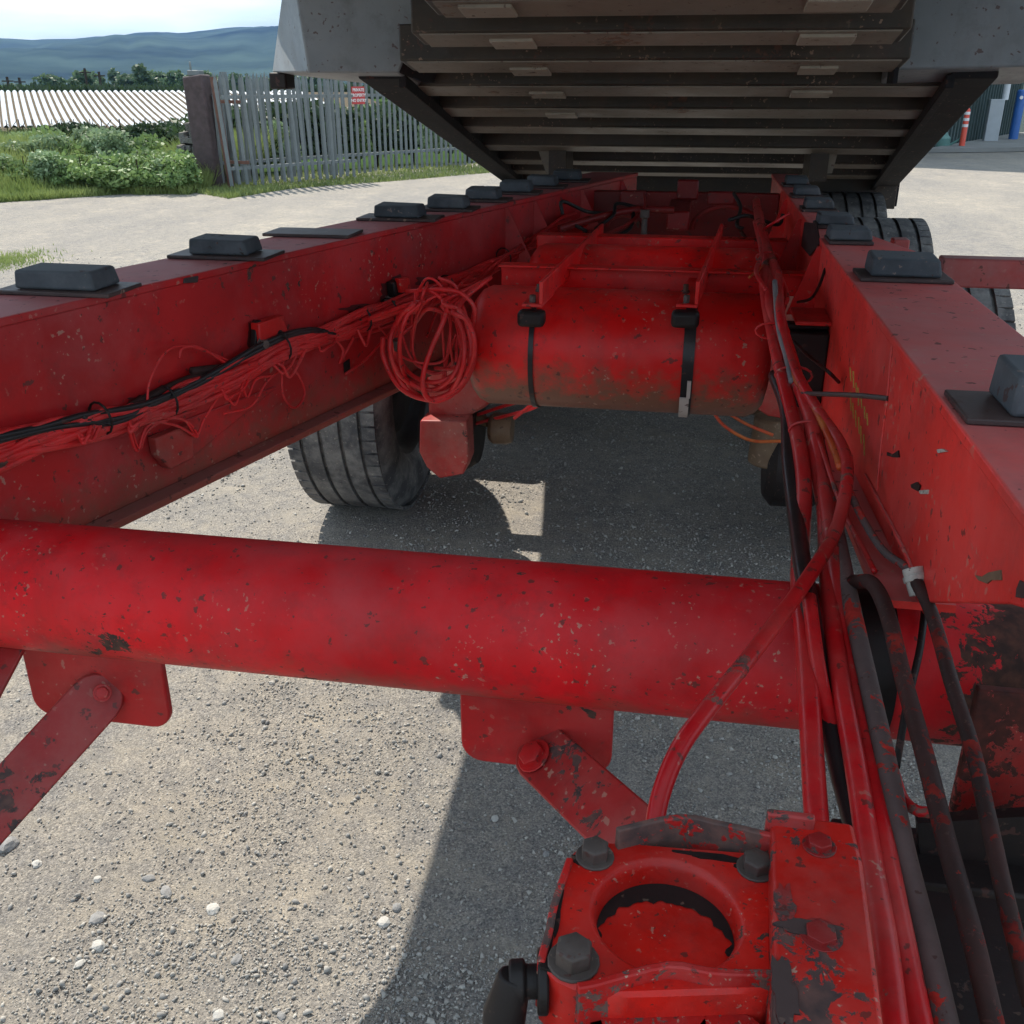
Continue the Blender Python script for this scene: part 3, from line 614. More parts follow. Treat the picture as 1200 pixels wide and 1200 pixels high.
stone((580, 960), .014, M['whitestone'], 'pale pebble in the shade under the second stay')
stone((640, 1000), .013, M['greystone'], 'grey pebble in the shade left of the valve')
# ------------------------------------------------------------------ THE TRAILER
TR = empty('tipper_trailer', (-.2, 4.6, 0), 'red tipping trailer chassis with raised grey body and three axles', 'trailer')
ZT = 1.17
CHS[0] = True
# left rail
lr_y0, lr_y1 = .9, 5.75
def lp(Y, off, z): return Vector((webx(Y) + off, Y, z))
mb = MB()
mb.hexa([lp(lr_y0, -.012, .645), lp(lr_y0, 0, .645), lp(lr_y0, 0, 1.150), lp(lr_y0, -.012, 1.150)], [lp(lr_y1, -.012, .645), lp(lr_y1, 0, .645), lp(lr_y1, 0, 1.150), lp(lr_y1, -.012, 1.150)])
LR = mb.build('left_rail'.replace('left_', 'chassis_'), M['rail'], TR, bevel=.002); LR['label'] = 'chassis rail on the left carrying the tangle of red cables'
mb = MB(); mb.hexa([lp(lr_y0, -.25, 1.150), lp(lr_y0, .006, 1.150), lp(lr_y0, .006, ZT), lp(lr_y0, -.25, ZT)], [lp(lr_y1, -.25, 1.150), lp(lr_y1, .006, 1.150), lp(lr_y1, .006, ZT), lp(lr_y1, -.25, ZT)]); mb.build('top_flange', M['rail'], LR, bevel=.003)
mb = MB(); mb.hexa([lp(lr_y0, -.05, .625), lp(lr_y0, .055, .625), lp(lr_y0, .055, .645), lp(lr_y0, -.05, .645)], [lp(lr_y1, -.05, .625), lp(lr_y1, .055, .625), lp(lr_y1, .055, .645), lp(lr_y1, -.05, .645)]); mb.build('bottom_flange', M['rail'], LR, bevel=.003)
def flat_on_web(pts, off, th, name, m, parent, bev=.003):
    P = [atweb(x, y, off) for x, y in pts]; mb = MB(); mb.ext(P, Vector((th, -th * .28, 0))); return mb.build(name, m, parent, bevel=bev)
# gussets and brackets on the left web
for Y in (4.15, 4.42, 4.95, 5.5):
    mb = MB(); mb.ext([lp(Y, .001, 1.148), lp(Y, .012, 1.148), lp(Y, .12, .93), lp(Y, .001, .93)], (0, .012, 0)); mb.build('gusset', M['rail'], LR)
br = flat_on_web([(293, 378), (322, 368), (332, 400), (322, 418), (296, 420)], .012, .03, 'cable_bracket', M['red'], LR)
hexbolt('bolt', atweb(306, 403, .04), .014, .02, M['steel'], LR, Vector((1, -.28, 0)).normalized()); hexbolt('bolt', atweb(327, 392, .04), .010, .03, M['dark'], LR, Vector((1, -.28, 0)).normalized())
flat_on_web([(294, 376), (300, 374), (299, 420), (292, 420)], .012, .02, 'bracket_shadow_edge'.replace('shadow_', 'back_'), M['dark'], LR)  # black strip painted in as the bracket's shadow
flat_on_web([(172, 512), (216, 494), (218, 535), (190, 548), (176, 532)], .004, .028, 'patch_plate', M['hang'], LR)
flat_on_web([(216, 492), (322, 452), (322, 455), (218, 540)], .002, .006, 'weld_plate', M['rail'], LR)
flat_on_web([(452, 330), (470, 324), (472, 345), (455, 352)], .004, .03, 'small_bracket', M['dark'], LR)
flat_on_web([(462, 326), (474, 324), (476, 340), (465, 343)], .03, .02, 'small_bracket', M['red'], LR)
flat_on_web([(402, 425), (409, 420), (410, 435), (403, 438)], .002, .004, 'slot', M['dark'], LR)
flat_on_web([(215, 326), (232, 323), (231, 331), (214, 332)], .006, .003, 'oil_patch', M['plate'], LR)
hexbolt('bolt', atweb(453, 352, .02), .012, .03, M['steel'], LR, Vector((1, -.28, 0)).normalized())
M['greaseweb'] = paint('old grease film', (.11, .014, .014), dust=.5, rough=.5, dustcol=(.22, .03, .03), specks=.2)
def web_stain(x, y, rx, ry, seed, m='greaseweb'):
    P = []
    for i in range(30):
        a_ = 2 * math.pi * i / 30; q_ = 1 + .5 * noise.noise(Vector((math.cos(a_) * 1.7 + seed, math.sin(a_) * 1.7, seed))) + .25 * noise.noise(Vector((math.cos(a_) * 6, math.sin(a_) * 6, seed * 3)))
        P.append(atweb(x + math.cos(a_) * rx * q_, y + math.sin(a_) * ry * q_, .0012 + .00005 * seed))
    mb = MB(); mb.ext(P, Vector((.0008, -.0002, 0))); mb.build('grease_stain', M[m], LR)
for i, q_ in enumerate(((308, 420, 22, 9), (296, 398, 6, 22), (462, 345, 16, 18), (240, 452, 38, 8), (190, 520, 16, 12), (420, 362, 20, 5), (500, 330, 14, 6), (165, 470, 14, 6))): web_stain(*q_, i + 1.3)
def pad(X, Y, w_, parent, rail='l', d_=.115, h=.044, rub=True, pw=.30, tiltx=0, tall=0, z0=ZT, edge_x=0):
    mb = MB(); mb.box((X + edge_x, Y, z0 + .006), (pw, .15, .010)); pl = mb.build('pad_plate', M['plate'], parent, bevel=.002)
    if rub:
        mb = MB(); z1 = z0 + .012
        mb.hexa([(X - w_ / 2, Y - d_ / 2, z1), (X + w_ / 2, Y - d_ / 2, z1), (X + w_ / 2, Y + d_ / 2, z1), (X - w_ / 2, Y + d_ / 2, z1)], [(X - w_ / 2 + .003, Y - d_ / 2 + .004, z1 + h * random.uniform(.9, 1)), (X + w_ / 2 - .010, Y - d_ / 2 + .004, z1 + h * random.uniform(.85, 1)), (X + w_ / 2 - .008, Y + d_ / 2 - .006, z1 + h * random.uniform(.9, 1)), (X - w_ / 2 + .003, Y + d_ / 2 - .006, z1 + h)])
        mb.build('rubber_pad', M['rubber'], pl, bevel=.005)
for X, Y, w_, rub in ((-1.445, 2.12, .205, 1), (-1.30, 2.66, .175, 1), (-1.215, 3.12, .2, 0), (-1.045, 3.55, .17, 1), (-.94, 3.86, .15, 1), (-.872, 4.2, .14, 1), (-.79, 4.52, .14, 1), (-.715, 4.82, .14, 1), (-.64, 5.15, .14, 1)):
    pad(X, Y, w_, LR, rub=rub, pw=.29 if w_ > .16 else .22)
# right rail (cranked up at the front)
XR = .402
prof = [(.35, 1.150), (.35, 1.12), (1.00, 1.10), (1.12, 1.05), (1.50, .846), (1.62, .835), (2.2, .80), (2.9, .70), (3.4, .65), (5.8, .65), (5.8, 1.150)]
mb = MB(); mb.ext([(XR, y_, z_) for y_, z_ in prof], (.012, 0, 0)); RR = mb.build('chassis_rail', M['rail_lit'], TR, bevel=.002); RR['label'] = 'red chassis rail on the right with wide top flange'
mb = MB(); mb.ext([(XR - .006, .3, 1.15), (XR + .246, .3, 1.15), (XR + .246, 3.1, 1.15), (XR + .15, 3.5, 1.15), (XR + .135, 5.8, 1.15), (XR - .006, 5.8, 1.15)], (0, 0, .02)); mb.build('top_flange', M['rail_lit'], RR, bevel=.003)
mb = MB()
for (a, za), (b_, zb) in zip(prof[4:9], prof[5:10]): mb.hexa([(XR - .06, a, za - .014), (XR + .06, a, za - .014), (XR + .06, a, za), (XR - .06, a, za)], [(XR - .06, b_, zb - .014), (XR + .06, b_, zb - .014), (XR + .06, b_, zb), (XR - .06, b_, zb)])
mb.build('bottom_flange', M['rail_lit'], RR)
def on_right(name, pts, m, th=.003, off=0.0, bev=0): mb = MB(); mb.ext([atx(x, y, XR - off) for x, y in pts], (-th, 0, 0)); return mb.build(name, m, RR, bevel=bev)
# weld seam, bolt holes, scratches, stains
wp = [atx(x, y, XR - .001) for x, y in ((1047, 396), (1043, 430), (1040, 466), (1035, 505), (1031, 540), (1028, 575))]
wp = cr_path(wp, 14); mb = MB(); mb.tube(wp, [.0022 + .0012 * random.random() for _ in wp], 6); mb.build('weld_seam', M['rail_lit'], RR)
wp = cr_path([atx(x, y, XR - .003) for x, y in ((1013, 556), (1030, 588), (1048, 622), (1066, 660), (1074, 690))], 12); mb = MB(); mb.tube(wp, [.003 + .0015 * random.random() for _ in wp], 6); mb.build('weld_seam', M['rail_lit'], RR)
on_right('slot', [(1041, 530), (1047, 533), (1054, 528), (1055, 536), (1048, 536), (1041, 534)], M['dark'])
on_right('slot', [(1069, 568), (1076, 565), (1080, 569), (1078, 576), (1070, 572)], M['dark'])
on_right('bare_spot', [(1100, 527), (1106, 526), (1112, 529), (1101, 531)], M['zinc']); on_right('bare_spot', [(1079, 575), (1089, 574), (1088, 579), (1080, 579)], M['zinc'])
on_right('tape_mark', [(1144, 674), (1152, 676), (1160, 671), (1174, 668), (1175, 680), (1163, 680), (1158, 684), (1148, 680)], M['brown'], th=.002)
on_right('tape_mark', [(1197, 680), (1205, 685), (1206, 702), (1192, 700), (1193, 690)], M['plate'], th=.002)
for i in range(13):
    x = 996 + (i % 7) * 3.3 + random.uniform(-.7, .7); y = 428 + (i % 7) * 9 + (i // 7) * 34 + random.uniform(-4, 4); l_ = random.uniform(14, 28)
    on_right('chalk_line', [(x, y), (x + .9, y), (x + 1.6, y + l_), (x + .8, y + l_)], M['yellow'], th=.0015)
mb = MB(); mb.tube(cr_path([aty(940, 461, 2.3), atx(1000, 463, XR - .05), atx(1041, 467, XR)], 6), .0055, 8); mb.build('steel_rod', M['plate'], RR)
mb = MB(); mb.tube(cr_path([atx(983, 448, XR - .005), atx(970, 435, XR - .05), atx(945, 415, XR - .08), atx(930, 400, XR - .1)], 6), .0045, 8); mb.build('hook', M['dark'], RR)
mb = MB(); mb.tube(cr_path([atx(967, 315, XR), atx(960, 335, XR - .02), atx(950, 350, XR - .05), atx(935, 354, XR - .06)], 6), .0045, 8); mb.build('hook', M['dark'], RR)
# gussets along the right web, dark openings
for Y in (3.3, 4.0, 4.7):
    mb = MB(); mb.ext([(XR, Y, 1.148), (XR - .012, Y, 1.148), (XR - .085, Y, .93), (XR, Y, .93)], (0, .012, 0)); mb.build('gusset', M['red'], RR)
mb = MB(); mb.box((XR - .06, 2.92, .98), (.118, .05, .016)); mb.box((XR - .06, 2.92, .86), (.118, .12, .22)); mb.build('mount_bracket', M['dark'], RR, bevel=.004)
mb = MB(); mb.box((XR - .05, 2.95, 1.0), (.10, .20, .012)); mb.build('bracket_lid', M['red'], RR, bevel=.003)
mb = MB(); mb.ext([atx(944, 260, XR - .003), atx(958, 262, XR - .003), atx(962, 285, XR - .003), atx(950, 300, XR - .003), atx(940, 288, XR - .003)], (-.004, 0, 0)); mb.build('grease_shade_patch', M['dark'], RR)
# right pads, outriggers
pad(.575, 1.51, .22, RR, h=.064, d_=.13, pw=.30, edge_x=-.02)
for X, Y, w_ in ((.525, 2.64, .17), (.475, 3.26, .13), (.475, 3.62, .12), (.47, 4.1, .11), (.47, 4.6, .11), (.47, 5.1, .11)): pad(X, Y, w_, RR, pw=.22 if Y < 3 else .13, h=.05 if Y < 3 else .035)
for Y, x1, z in ((2.80, 1.9, ZT + .03), (3.5, .70, ZT - .0)):
    mb = MB(); mb.box(((XR + .246 + x1) / 2, Y, z - .035), (x1 - XR - .246, .06, .075 if x1 > 1 else .035)); mb.build('outrigger', M['dustyred'], RR, bevel=.004)
# cross tube with lugs and stays
TY, TZ, TRd = 1.62, .655, .134
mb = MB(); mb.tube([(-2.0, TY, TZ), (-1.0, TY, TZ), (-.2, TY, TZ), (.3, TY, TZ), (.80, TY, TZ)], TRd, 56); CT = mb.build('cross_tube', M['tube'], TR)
mb = MB(); mb.tube([(.292, TY, TZ), (.392, TY, TZ)], TRd + .005, 56); mb.build('tube_shade_band', M['dark'], CT)  # black band in place of the shadow gap behind the hoses
def lug(x0, x1, yb, lab):
    Y = TY - .02; a = aty(x0, (yb), Y); b_ = aty(x1, yb, Y); zt_ = TZ - .05; P = [(a.x, zt_)]; r = .045; zb = aty((x0 + x1) / 2, yb, Y).z
    for k in range(7): q = math.pi + k * math.pi / 12; P.append((a.x + r + r * math.cos(q), zb + r + r * math.sin(q)))
    for k in range(7): q = 1.5 * math.pi + k * math.pi / 12; P.append((b_.x - r + r * math.cos(q), zb + r + r * math.sin(q)))
    P.append((b_.x, zt_)); mb = MB(); mb.ext([(x, Y, z) for x, z in P], (0, .018, 0)); o = mb.build('lug_plate', M['lug'], CT, bevel=.003); return o
l1 = lug(44, 200, 846, ''); l2 = lug(541, 716, 900, '')
def stay(p0, p1, w_, th, name='stay_bar'):
    p0, p1 = Vector(p0), Vector(p1); ax = (p1 - p0); ln = ax.length; ax.normalize(); vd = (O - (p0 + p1) / 2).normalized(); side = ax.cross(vd).normalized(); n_ = side.cross(ax).normalized(); P = []
    for k in range(9): q = math.pi / 2 + k * math.pi / 8; P.append(p0 + ax * (math.cos(q) * w_ / 2) + side * (math.sin(q) * w_ / 2))
    P += [p1 - side * w_ / 2 * 1.0, p1 + side * w_ / 2 * 1.0]
    mb = MB(); mb.ext(P, -n_ * th); o = mb.build(name, M['bar'], CT, bevel=.003); return o, n_
o, n_ = stay(aty(112, 820, TY - .05), aty(-130, 1085, 1.2), .112, .014)
hexbolt('bolt', aty(120, 812, TY - .055), .014, .012, M['lug'], o, n_)
o, n_ = stay(aty(632, 880, TY - .05), aty(800, 1035, 1.22), .118, .018)
hexbolt('bolt', aty(626, 886, TY - .062), .027, .018, M['lug'], o, n_)
mb = MB(); a = aty(28, 760, 1.55); b_ = aty(-30, 870, 1.4); mb.ext([a, a + Vector((-.09, 0, 0)), b_ + Vector((-.09, 0, 0)), b_], (0, .02, 0)); mb.build('stay_bar', M['bar'], CT, bevel=.003)
# air tanks
def tank(Y, z, x0, x1, r=.200):
    mb = MB(); mb.lathe([(x0 - .012, .001), (x0 - .012, r * .55), (x0, r * .80), (x0 + .02, r * .93), (x0 + .05, r), (x1 - .05, r), (x1 - .02, r * .93), (x1, r * .80), (x1 + .012, r * .55), (x1 + .012, .001)], (0, Y, z), 'X', 64); return mb.build('air_tank', M['tank'], TR)
T1 = tank(3.25, .80, -.70, .26); T2 = tank(3.80, .862, -.60, .32)
def band(Y, z, x, r, w_, m, parent, a0=-60, a1=100, name='tank_strap'):
    mb = MB(); V = []; n = 22
    for i in range(n + 1):
        q = R(a0 + (a1 - a0) * i / n)
        for dx in (-w_ / 2, w_ / 2):
            for rr in (r + .0015, r + .006): V.append((x + dx, Y - rr * math.cos(q), z + rr * math.sin(q)))
    Fs = []
    for i in range(n): a = i * 4; Fs += [(a, a + 4, a + 5, a + 1), (a + 2, a + 3, a + 7, a + 6), (a + 1, a + 5, a + 7, a + 3), (a, a + 2, a + 6, a + 4)]
    mb.add(V, Fs + [(0, 1, 3, 2), (n * 4, n * 4 + 2, n * 4 + 3, n * 4 + 1)]); return mb.build(name, m, parent)
xa = aty(622, 420, 3.06).x; xb = aty(806, 430, 3.06).x
band(3.25, .80, xa, .20, .016, M['strap'], T1, -110, 80)
band(3.25, .80, xb, .20, .036, M['strap'], T1, -110, 80)
band(3.25, .80, xb - .004, .2065, .030, M['white'], T1, -72, -28, 'peeled_patch'); band(3.25, .80, xb + .008, .2065, .012, M['white'], T1, -28, -10, 'peeled_patch')
# rails over the tanks
def barp(p0, p1, w_, h, name, m, parent=TR):
    p0, p1 = Vector(p0), Vector(p1); ax = (p1 - p0).normalized(); side = ax.cross(Vector((0, 0, 1))).normalized(); up = side.cross(ax)
    q = lambda p: [p - side * w_ / 2 - up * h, p + side * w_ / 2 - up * h, p + side * w_ / 2, p - side * w_ / 2]
    mb = MB(); mb.hexa(q(p0), q(p1)); return mb.build(name, m, parent, bevel=.002)
A0 = aty(634, 330, 3.0); A1 = aty(706, 262, 4.25); B0 = aty(818, 330, 3.02); B1 = aty(846, 262, 4.25)
for (p0, p1) in ((A0, A1), (B0, B1)):
    barp(p0, p1, .012, .07, 'tank_hanger', M['tank']); barp(p0 + Vector((-.028, 0, -.070)), p1 + Vector((-.028, 0, -.078)), .065, .010, 'tank_hanger', M['tank'])
    hexbolt('bolt', p0 + Vector((-.03, .03, -.075)), .011, .028, M['steel'], TR); hexbolt('bolt', p0 + Vector((-.035, .2, -.07)), .010, .025, M['steel'], TR)
    mb = MB(); mb.box(p0 + Vector((-.03, .01, -.115)), (.085, .06, .05)); mb.build('strap_clamp', M['dark'], TR, bevel=.01)
mb = MB(); mb.box((-.13, 3.47, 1.0), (1.06, .008, .085)); mb.box((-.13, 3.44, 1.038), (1.06, .06, .008)); mb.build('cross_member', M['tank'], TR, bevel=.002)
mb = MB(); mb.box((-.13, 4.12, 1.02), (1.0, .09, .07)); mb.build('cross_member', M['tank'], TR, bevel=.004)
mb = MB(); mb.box((-.06, 5.15, .92), (.92, .05, .42)); mb.build('cross_member', M['shade_red'], TR, bevel=.004)
mb = MB(); mb.box((-.07, 4.75, 1.07), (.10, .5, .08)); mb.build('spine_bracket', M['shade_red'], TR, bevel=.006)
p = aty(806, 222, 5.0); mb = MB(); mb.box(p, (.10, .04, .09)); mb.build('hinge_block', M['shade_red'], TR, bevel=.006)
p = aty(845, 232, 5.0); mb = MB(); mb.box(p, (.13, .04, .06)); mb.build('hinge_block', M['shade_red'], TR, bevel=.006)
p = aty(742, 232, 5.0); mb = MB(); mb.box(p, (.13, .04, .07)); mb.build('hinge_block', M['shade_red'], TR, bevel=.006)
for (cx, cy_, rr) in ((730, 258, .075), (850, 262, .15)):
    p = aty(cx, cy_ + 8, 4.7); mb = MB(); mb.tube([p + Vector((math.cos(a_) * rr, 0, math.sin(a_) * rr * .7)) for a_ in np.linspace(0, math.pi, 18)], .011, 8); mb.build('air_pipe', M['shade_red'], TR)
mb = MB(); mb.tube(cr_path([aty(655, 268, 4.3), aty(700, 255, 4.4), aty(745, 246, 4.5), aty(790, 246, 4.5)], 8), .016, 10); mb.build('air_pipe', M['shade_red'], TR)
p = aty(756, 246, 4.35); mb = MB(); mb.tube([p, p + Vector((0, 0, -.03)), p + Vector((0, 0, -.035)), p + Vector((0, 0, -.1))], [.02, .02, .012, .014], 10); mb.build('pipe_fitting', M['steel'], TR)
mb = MB(); mb.ext([aty(640, 318, 4.35), aty(672, 285, 4.5), aty(690, 262, 4.6), aty(672, 262, 4.6), aty(645, 292, 4.5), aty(612, 322, 4.35)], (0, .03, 0)); mb.build('cable_tray', M['red'], TR, bevel=.004)
for i in range(10):
    x0_ = random.uniform(640, 700) if i < 6 else random.uniform(850, 880); y0_ = random.uniform(250, 290); P = [aty(x0_, y0_, 4.3)]
    for j in range(3): P.append(P[-1] + Vector((random.uniform(-.04, .16), random.uniform(0, .15), random.uniform(-.08, .06))))
    mb = MB(); mb.tube(cr_path(P, 6), .008, 7); mb.build('air_pipe', random.choice([M['shade_red'], M['dark']]), TR)
# axles, suspension, wheels
CHS[0] = False
AXY = (3.72, 4.95, 6.15); wheel0 = None
def wheel(cx, cy_, flip, src=None):
    global wheel0
    if wheel0 is None:
        W = empty('wheel', (0, 0, 0), None, None); wloc.pop('wheel', None)
        hw, r = .185, .525; prof = [(-hw + .03, .29), (-hw - .002, .34), (-hw - .008, .42), (-hw + .004, .475), (-hw + .022, .505), (-hw + .04, r - .004)]
        g = [-.115, -.04, .04, .115]; x_ = -hw + .04
        for c in g: prof += [(c - .008, r), (c - .006, r - .014), (c + .006, r - .014), (c + .008, r)]
        prof += [(hw - .04, r - .004), (hw - .022, .505), (hw - .004, .475), (hw + .008, .42), (hw + .002, .34), (hw - .03, .29)]
        mb = MB(); mb.lathe(prof, (0, 0, 0), 'X', 96)
        ty = mb.build('tyre', M['tyre'], None); ty.parent = W
        mb = MB()
        for k in range(60):
            q = 2 * math.pi * k / 60
            for s_ in (-1, 1):
                rot = Matrix.Rotation(q, 3, 'X'); mb.box(rot @ Vector((s_ * .147, 0, .5195)), (.05, .046, .012), rot)
        tb = mb.build('tread_block', M['tyre'], None, bevel=0); tb.parent = ty; tb['kind'] = 'stuff'
        mb = MB(); mb.lathe([(.10, .001), (.10, .12), (.02, .14), (.02, .22), (.11, .26), (.155, .292), (.162, .30), (-.162, .30), (-.155, .285), (-.12, .26), (-.10, .22), (-.12, .18), (-.12, .001)], (0, 0, 0), 'X', 48)
        ri = mb.build('rim', M['dark'], None); ri.parent = W; wheel0 = W; root = W
    else:
        root = wheel0.copy(); C.objects.link(root)
        for ch in wheel0.children:
            c = ch.copy(); C.objects.link(c); c.parent = root; c.matrix_parent_inverse = Matrix()
            for g_ in ch.children: e_ = g_.copy(); C.objects.link(e_); e_.parent = c
    root.location = (cx, cy_, .522); root.rotation_euler = (random.uniform(0, 6), 0, math.pi if flip else 0); adopt(root, TR)
    return root
for i, Y in enumerate(AXY):
    wheel((-1.245, -1.21, -1.17)[i], Y, True); wheel((.868, .868, .868)[i], Y, False)
    mb = MB(); mb.tube([(-1.1, Y, .52), (.72, Y, .52)], .065, 20); mb.build('axle', M['brown'], TR)
    if i: 
        for xx in (-.86, .35): mb = MB(); mb.tube([(xx, Y + .3, .35), (xx, Y + .3, .68)], .13, 20); mb.build('air_spring', M['dark'], TR)
# left hanger bracket in front of first axle
Yh = 3.2
def pl_(name, pts, Y, th, m, bev=.006): mb = MB(); mb.ext([aty(x, y, Y) for x, y in pts], (0, th, 0)); return mb.build(name, m, TR, bevel=bev)
pl_('hanger_bracket', [(492, 493), (547, 494), (549, 540), (543, 556), (515, 561), (500, 548), (491, 530)], 3.12, .10, M['hang'])
pl_('trailing_arm', [(501, 430), (572, 424), (590, 460), (568, 478), (542, 492), (502, 492)], 3.2, .09, M['hang'], .01)
pl_('hanger_column', [(500, 395), (560, 380), (562, 430), (540, 500), (500, 500)], 3.34, .12, M['red'])
c_ = aty(531, 500, 3.40); mb = MB(); mb.lathe([(-.10, .001), (-.10, .13), (-.07, .165), (-.02, .172), (.05, .165), (.10, .13), (.10, .001)], c_, 'X', 40); mb.build('brake_drum', M['dark'], TR)
c_ = aty(588, 502, 3.35); mb = MB(); mb.lathe([(-.045, .001), (-.045, .045), (-.03, .058), (.02, .058), (.04, .05), (.045, .001)], c_, 'X', 24); mb.build('brake_chamber', M['brown'], TR)
mb = MB(); mb.tube([c_ + Vector((-.05, 0, .02)), c_ + Vector((-.2, .05, .05))], .02, 8); mb.build('push_rod', M['brown'], TR)
for pts in ([(640, 470, 3.1), (620, 480, 3.15), (590, 488, 3.3), (555, 497, 3.35)], [(633, 466, 3.1), (618, 478, 3.15), (603, 490, 3.2)], [(640, 462, 3.12), (590, 476, 3.3), (560, 486, 3.35)]):
    mb = MB(); mb.tube(cr_path([aty(*q) for q in pts], 6), .0065, 8); mb.build('brake_hose', M['cable'], TR)
for pts in ([(835, 482, 3.2), (850, 500, 3.15), (880, 516, 3.15), (915, 517, 3.15)], [(850, 482, 3.2), (875, 497, 3.2), (906, 510, 3.2)]):
    mb = MB(); mb.tube(cr_path([aty(*q) for q in pts], 6), .0055, 8); mb.build('brake_hose', M['orange'], TR)
c_ = aty(905, 520, 3.35); mb = MB(); mb.tube([c_ + Vector((0, 0, .1)), c_ + Vector((0, 0, -.07))], [.07, .08], 24); mb.build('brake_chamber', M['brown'], TR, bevel=.01)
c_ = aty(930, 540, 3.40); mb = MB(); mb.lathe([(-.10, .001), (-.10, .13), (-.07, .165), (.07, .165), (.10, .13), (.10, .001)], c_, 'X', 40); mb.build('brake_drum', M['dark'], TR)
pl_('hanger_bracket', [(872, 470), (895, 430), (930, 440), (925, 492), (900, 488)], 3.15, .1, M['hang'])
mb = MB(); mb.box((-.22, 3.52, .60), (1.1, .06, .07)); mb.build('cross_brace', M['brown'], TR, bevel=.006)
CHS[0] = True
# ------------------------------------------------------------------ cables on the left web
def hose(name, pts, r, m, parent=TR, k=8, n=10, wob=0.0, label=None):
    P = cr_path(pts, k)
    if wob: P = [p + Vector((noise.noise(p * 7 + Vector((r * 900, 0, 0))), noise.noise(p * 7 + Vector((5, r * 700, 0))), noise.noise(p * 7 + Vector((0, 9, 3))))) * wob for p in P]
    mb = MB(); mb.tube(P, r, n); o = mb.build(name, m, parent, fix=False)
    for f in o.data.polygons: f.use_smooth = True
    if label: o['label'] = label
    return o
cpath = [(-60, 545), (0, 528), (60, 510), (120, 494), (170, 478), (220, 462), (280, 433), (330, 408), (380, 390), (430, 372), (480, 354), (525, 334), (560, 318), (600, 298), (640, 270), (668, 258)]
for i in range(32):
    ph = random.uniform(0, 6); amp = random.uniform(.3, 1); base_o = random.uniform(-1, 1); pts = []
    for j, (x, y) in enumerate(cpath):
        sp_ = (26, 26, 22, 16, 13, 17, 18, 17, 16, 16, 15, 13, 11, 8, 6, 5)[j]
        dy = sp_ * (base_o * .62 + .5 * amp * math.sin(ph + j * (.8 + .08 * i)))
        pts.append(atweb(x, y + dy + 3, .018 + .035 * abs(math.sin(ph * 3 + j * 1.1 + i))))
    hose('cable', pts, random.choice([.0055, .0068, .0082, .0048]), M['cable'], k=6, n=8)
# sagging loops in the bundle
for pts in ([(150, 478), (152, 505), (161, 528), (172, 500), (196, 492)], [(150, 482), (158, 515), (165, 525), (178, 500), (230, 480)], [(185, 490), (215, 492), (230, 510), (240, 490), (262, 455)],
            [(186, 494), (210, 500), (231, 512), (222, 496), (196, 484)], [(172, 478), (176, 445), (195, 412), (222, 406), (262, 420), (275, 430)], [(210, 420), (214, 408), (235, 408), (268, 428)],
            [(182, 470), (215, 448), (250, 442), (275, 446)], [(332, 415), (331, 460), (345, 478), (357, 462), (350, 440), (338, 428)], [(262, 485), (295, 475), (315, 445), (350, 420)],
            [(283, 450), (290, 465), (300, 445), (318, 440)], [(390, 395), (402, 410), (398, 425), (415, 395)], [(405, 438), (430, 420), (452, 395), (470, 380)], [(430, 372), (450, 390), (462, 410), (470, 398)],
            [(500, 395), (515, 360), (530, 345), (545, 340)], [(560, 320), (575, 340), (570, 360)]):
    hose('cable', [atweb(x, y, .045) for x, y in pts], random.choice([.0032, .0045, .0038]), M['cable'], k=8, n=7)
for i in range(16):
    x, y = random.choice([(90, 505), (150, 490), (215, 478), (260, 455), (320, 425), (370, 402), (420, 385), (470, 365)]); P = []; dx = random.uniform(14, 34)
    for j, (u_, v_) in enumerate(((0, 0), (.25, .8), (.6, 1), (.9, .5), (1.2, -.25))): P.append(atweb(x + u_ * dx + random.uniform(-3, 3), y + v_ * random.uniform(8, 26) - u_ * dx * .45, .05 + .02 * v_))
    hose('cable', P, random.choice([.003, .004, .005]), M['cable'], n=7)
for i, pts in enumerate(([(-60, 530), (0, 516), (60, 502), (120, 493), (150, 487), (180, 473), (225, 454), (265, 432), (300, 412), (335, 395), (365, 388), (388, 390)], [(-60, 522), (0, 511), (50, 500), (100, 486), (150, 478), (185, 468), (225, 450), (265, 428), (300, 407), (340, 390), (370, 386), (392, 392)], [(95, 488), (120, 497), (150, 490), (200, 462)])):
    hose('cable', [atweb(x, y, .052) for x, y in pts], .0075, M['blackhose'], k=8, label='shiny black cable on top of the red bundle')
for pts in ([(152, 477), (175, 465), (215, 447), (260, 432), (290, 424)], [(225, 435), (270, 430)]): hose('cable', [atweb(x, y, .03) for x, y in pts], .011, M['oilhose'])
for x, y in ((118, 490), (196, 470), (330, 407), (425, 374), (455, 363), (523, 335), (590, 302)):
    p = atweb(x, y, .035); d_ = (atweb(x + 6, y - 3, .035) - p).normalized(); s1 = d_.cross(Vector((0, 0, 1))).normalized(); s2 = d_.cross(s1)
    mb = MB(); mb.tube([p + (s1 * math.cos(a_) * .034 + s2 * math.sin(a_) * .040) for a_ in np.linspace(0, 6.283, 15)], .003, 6); mb.build('cable_tie', M['dark'], TR)
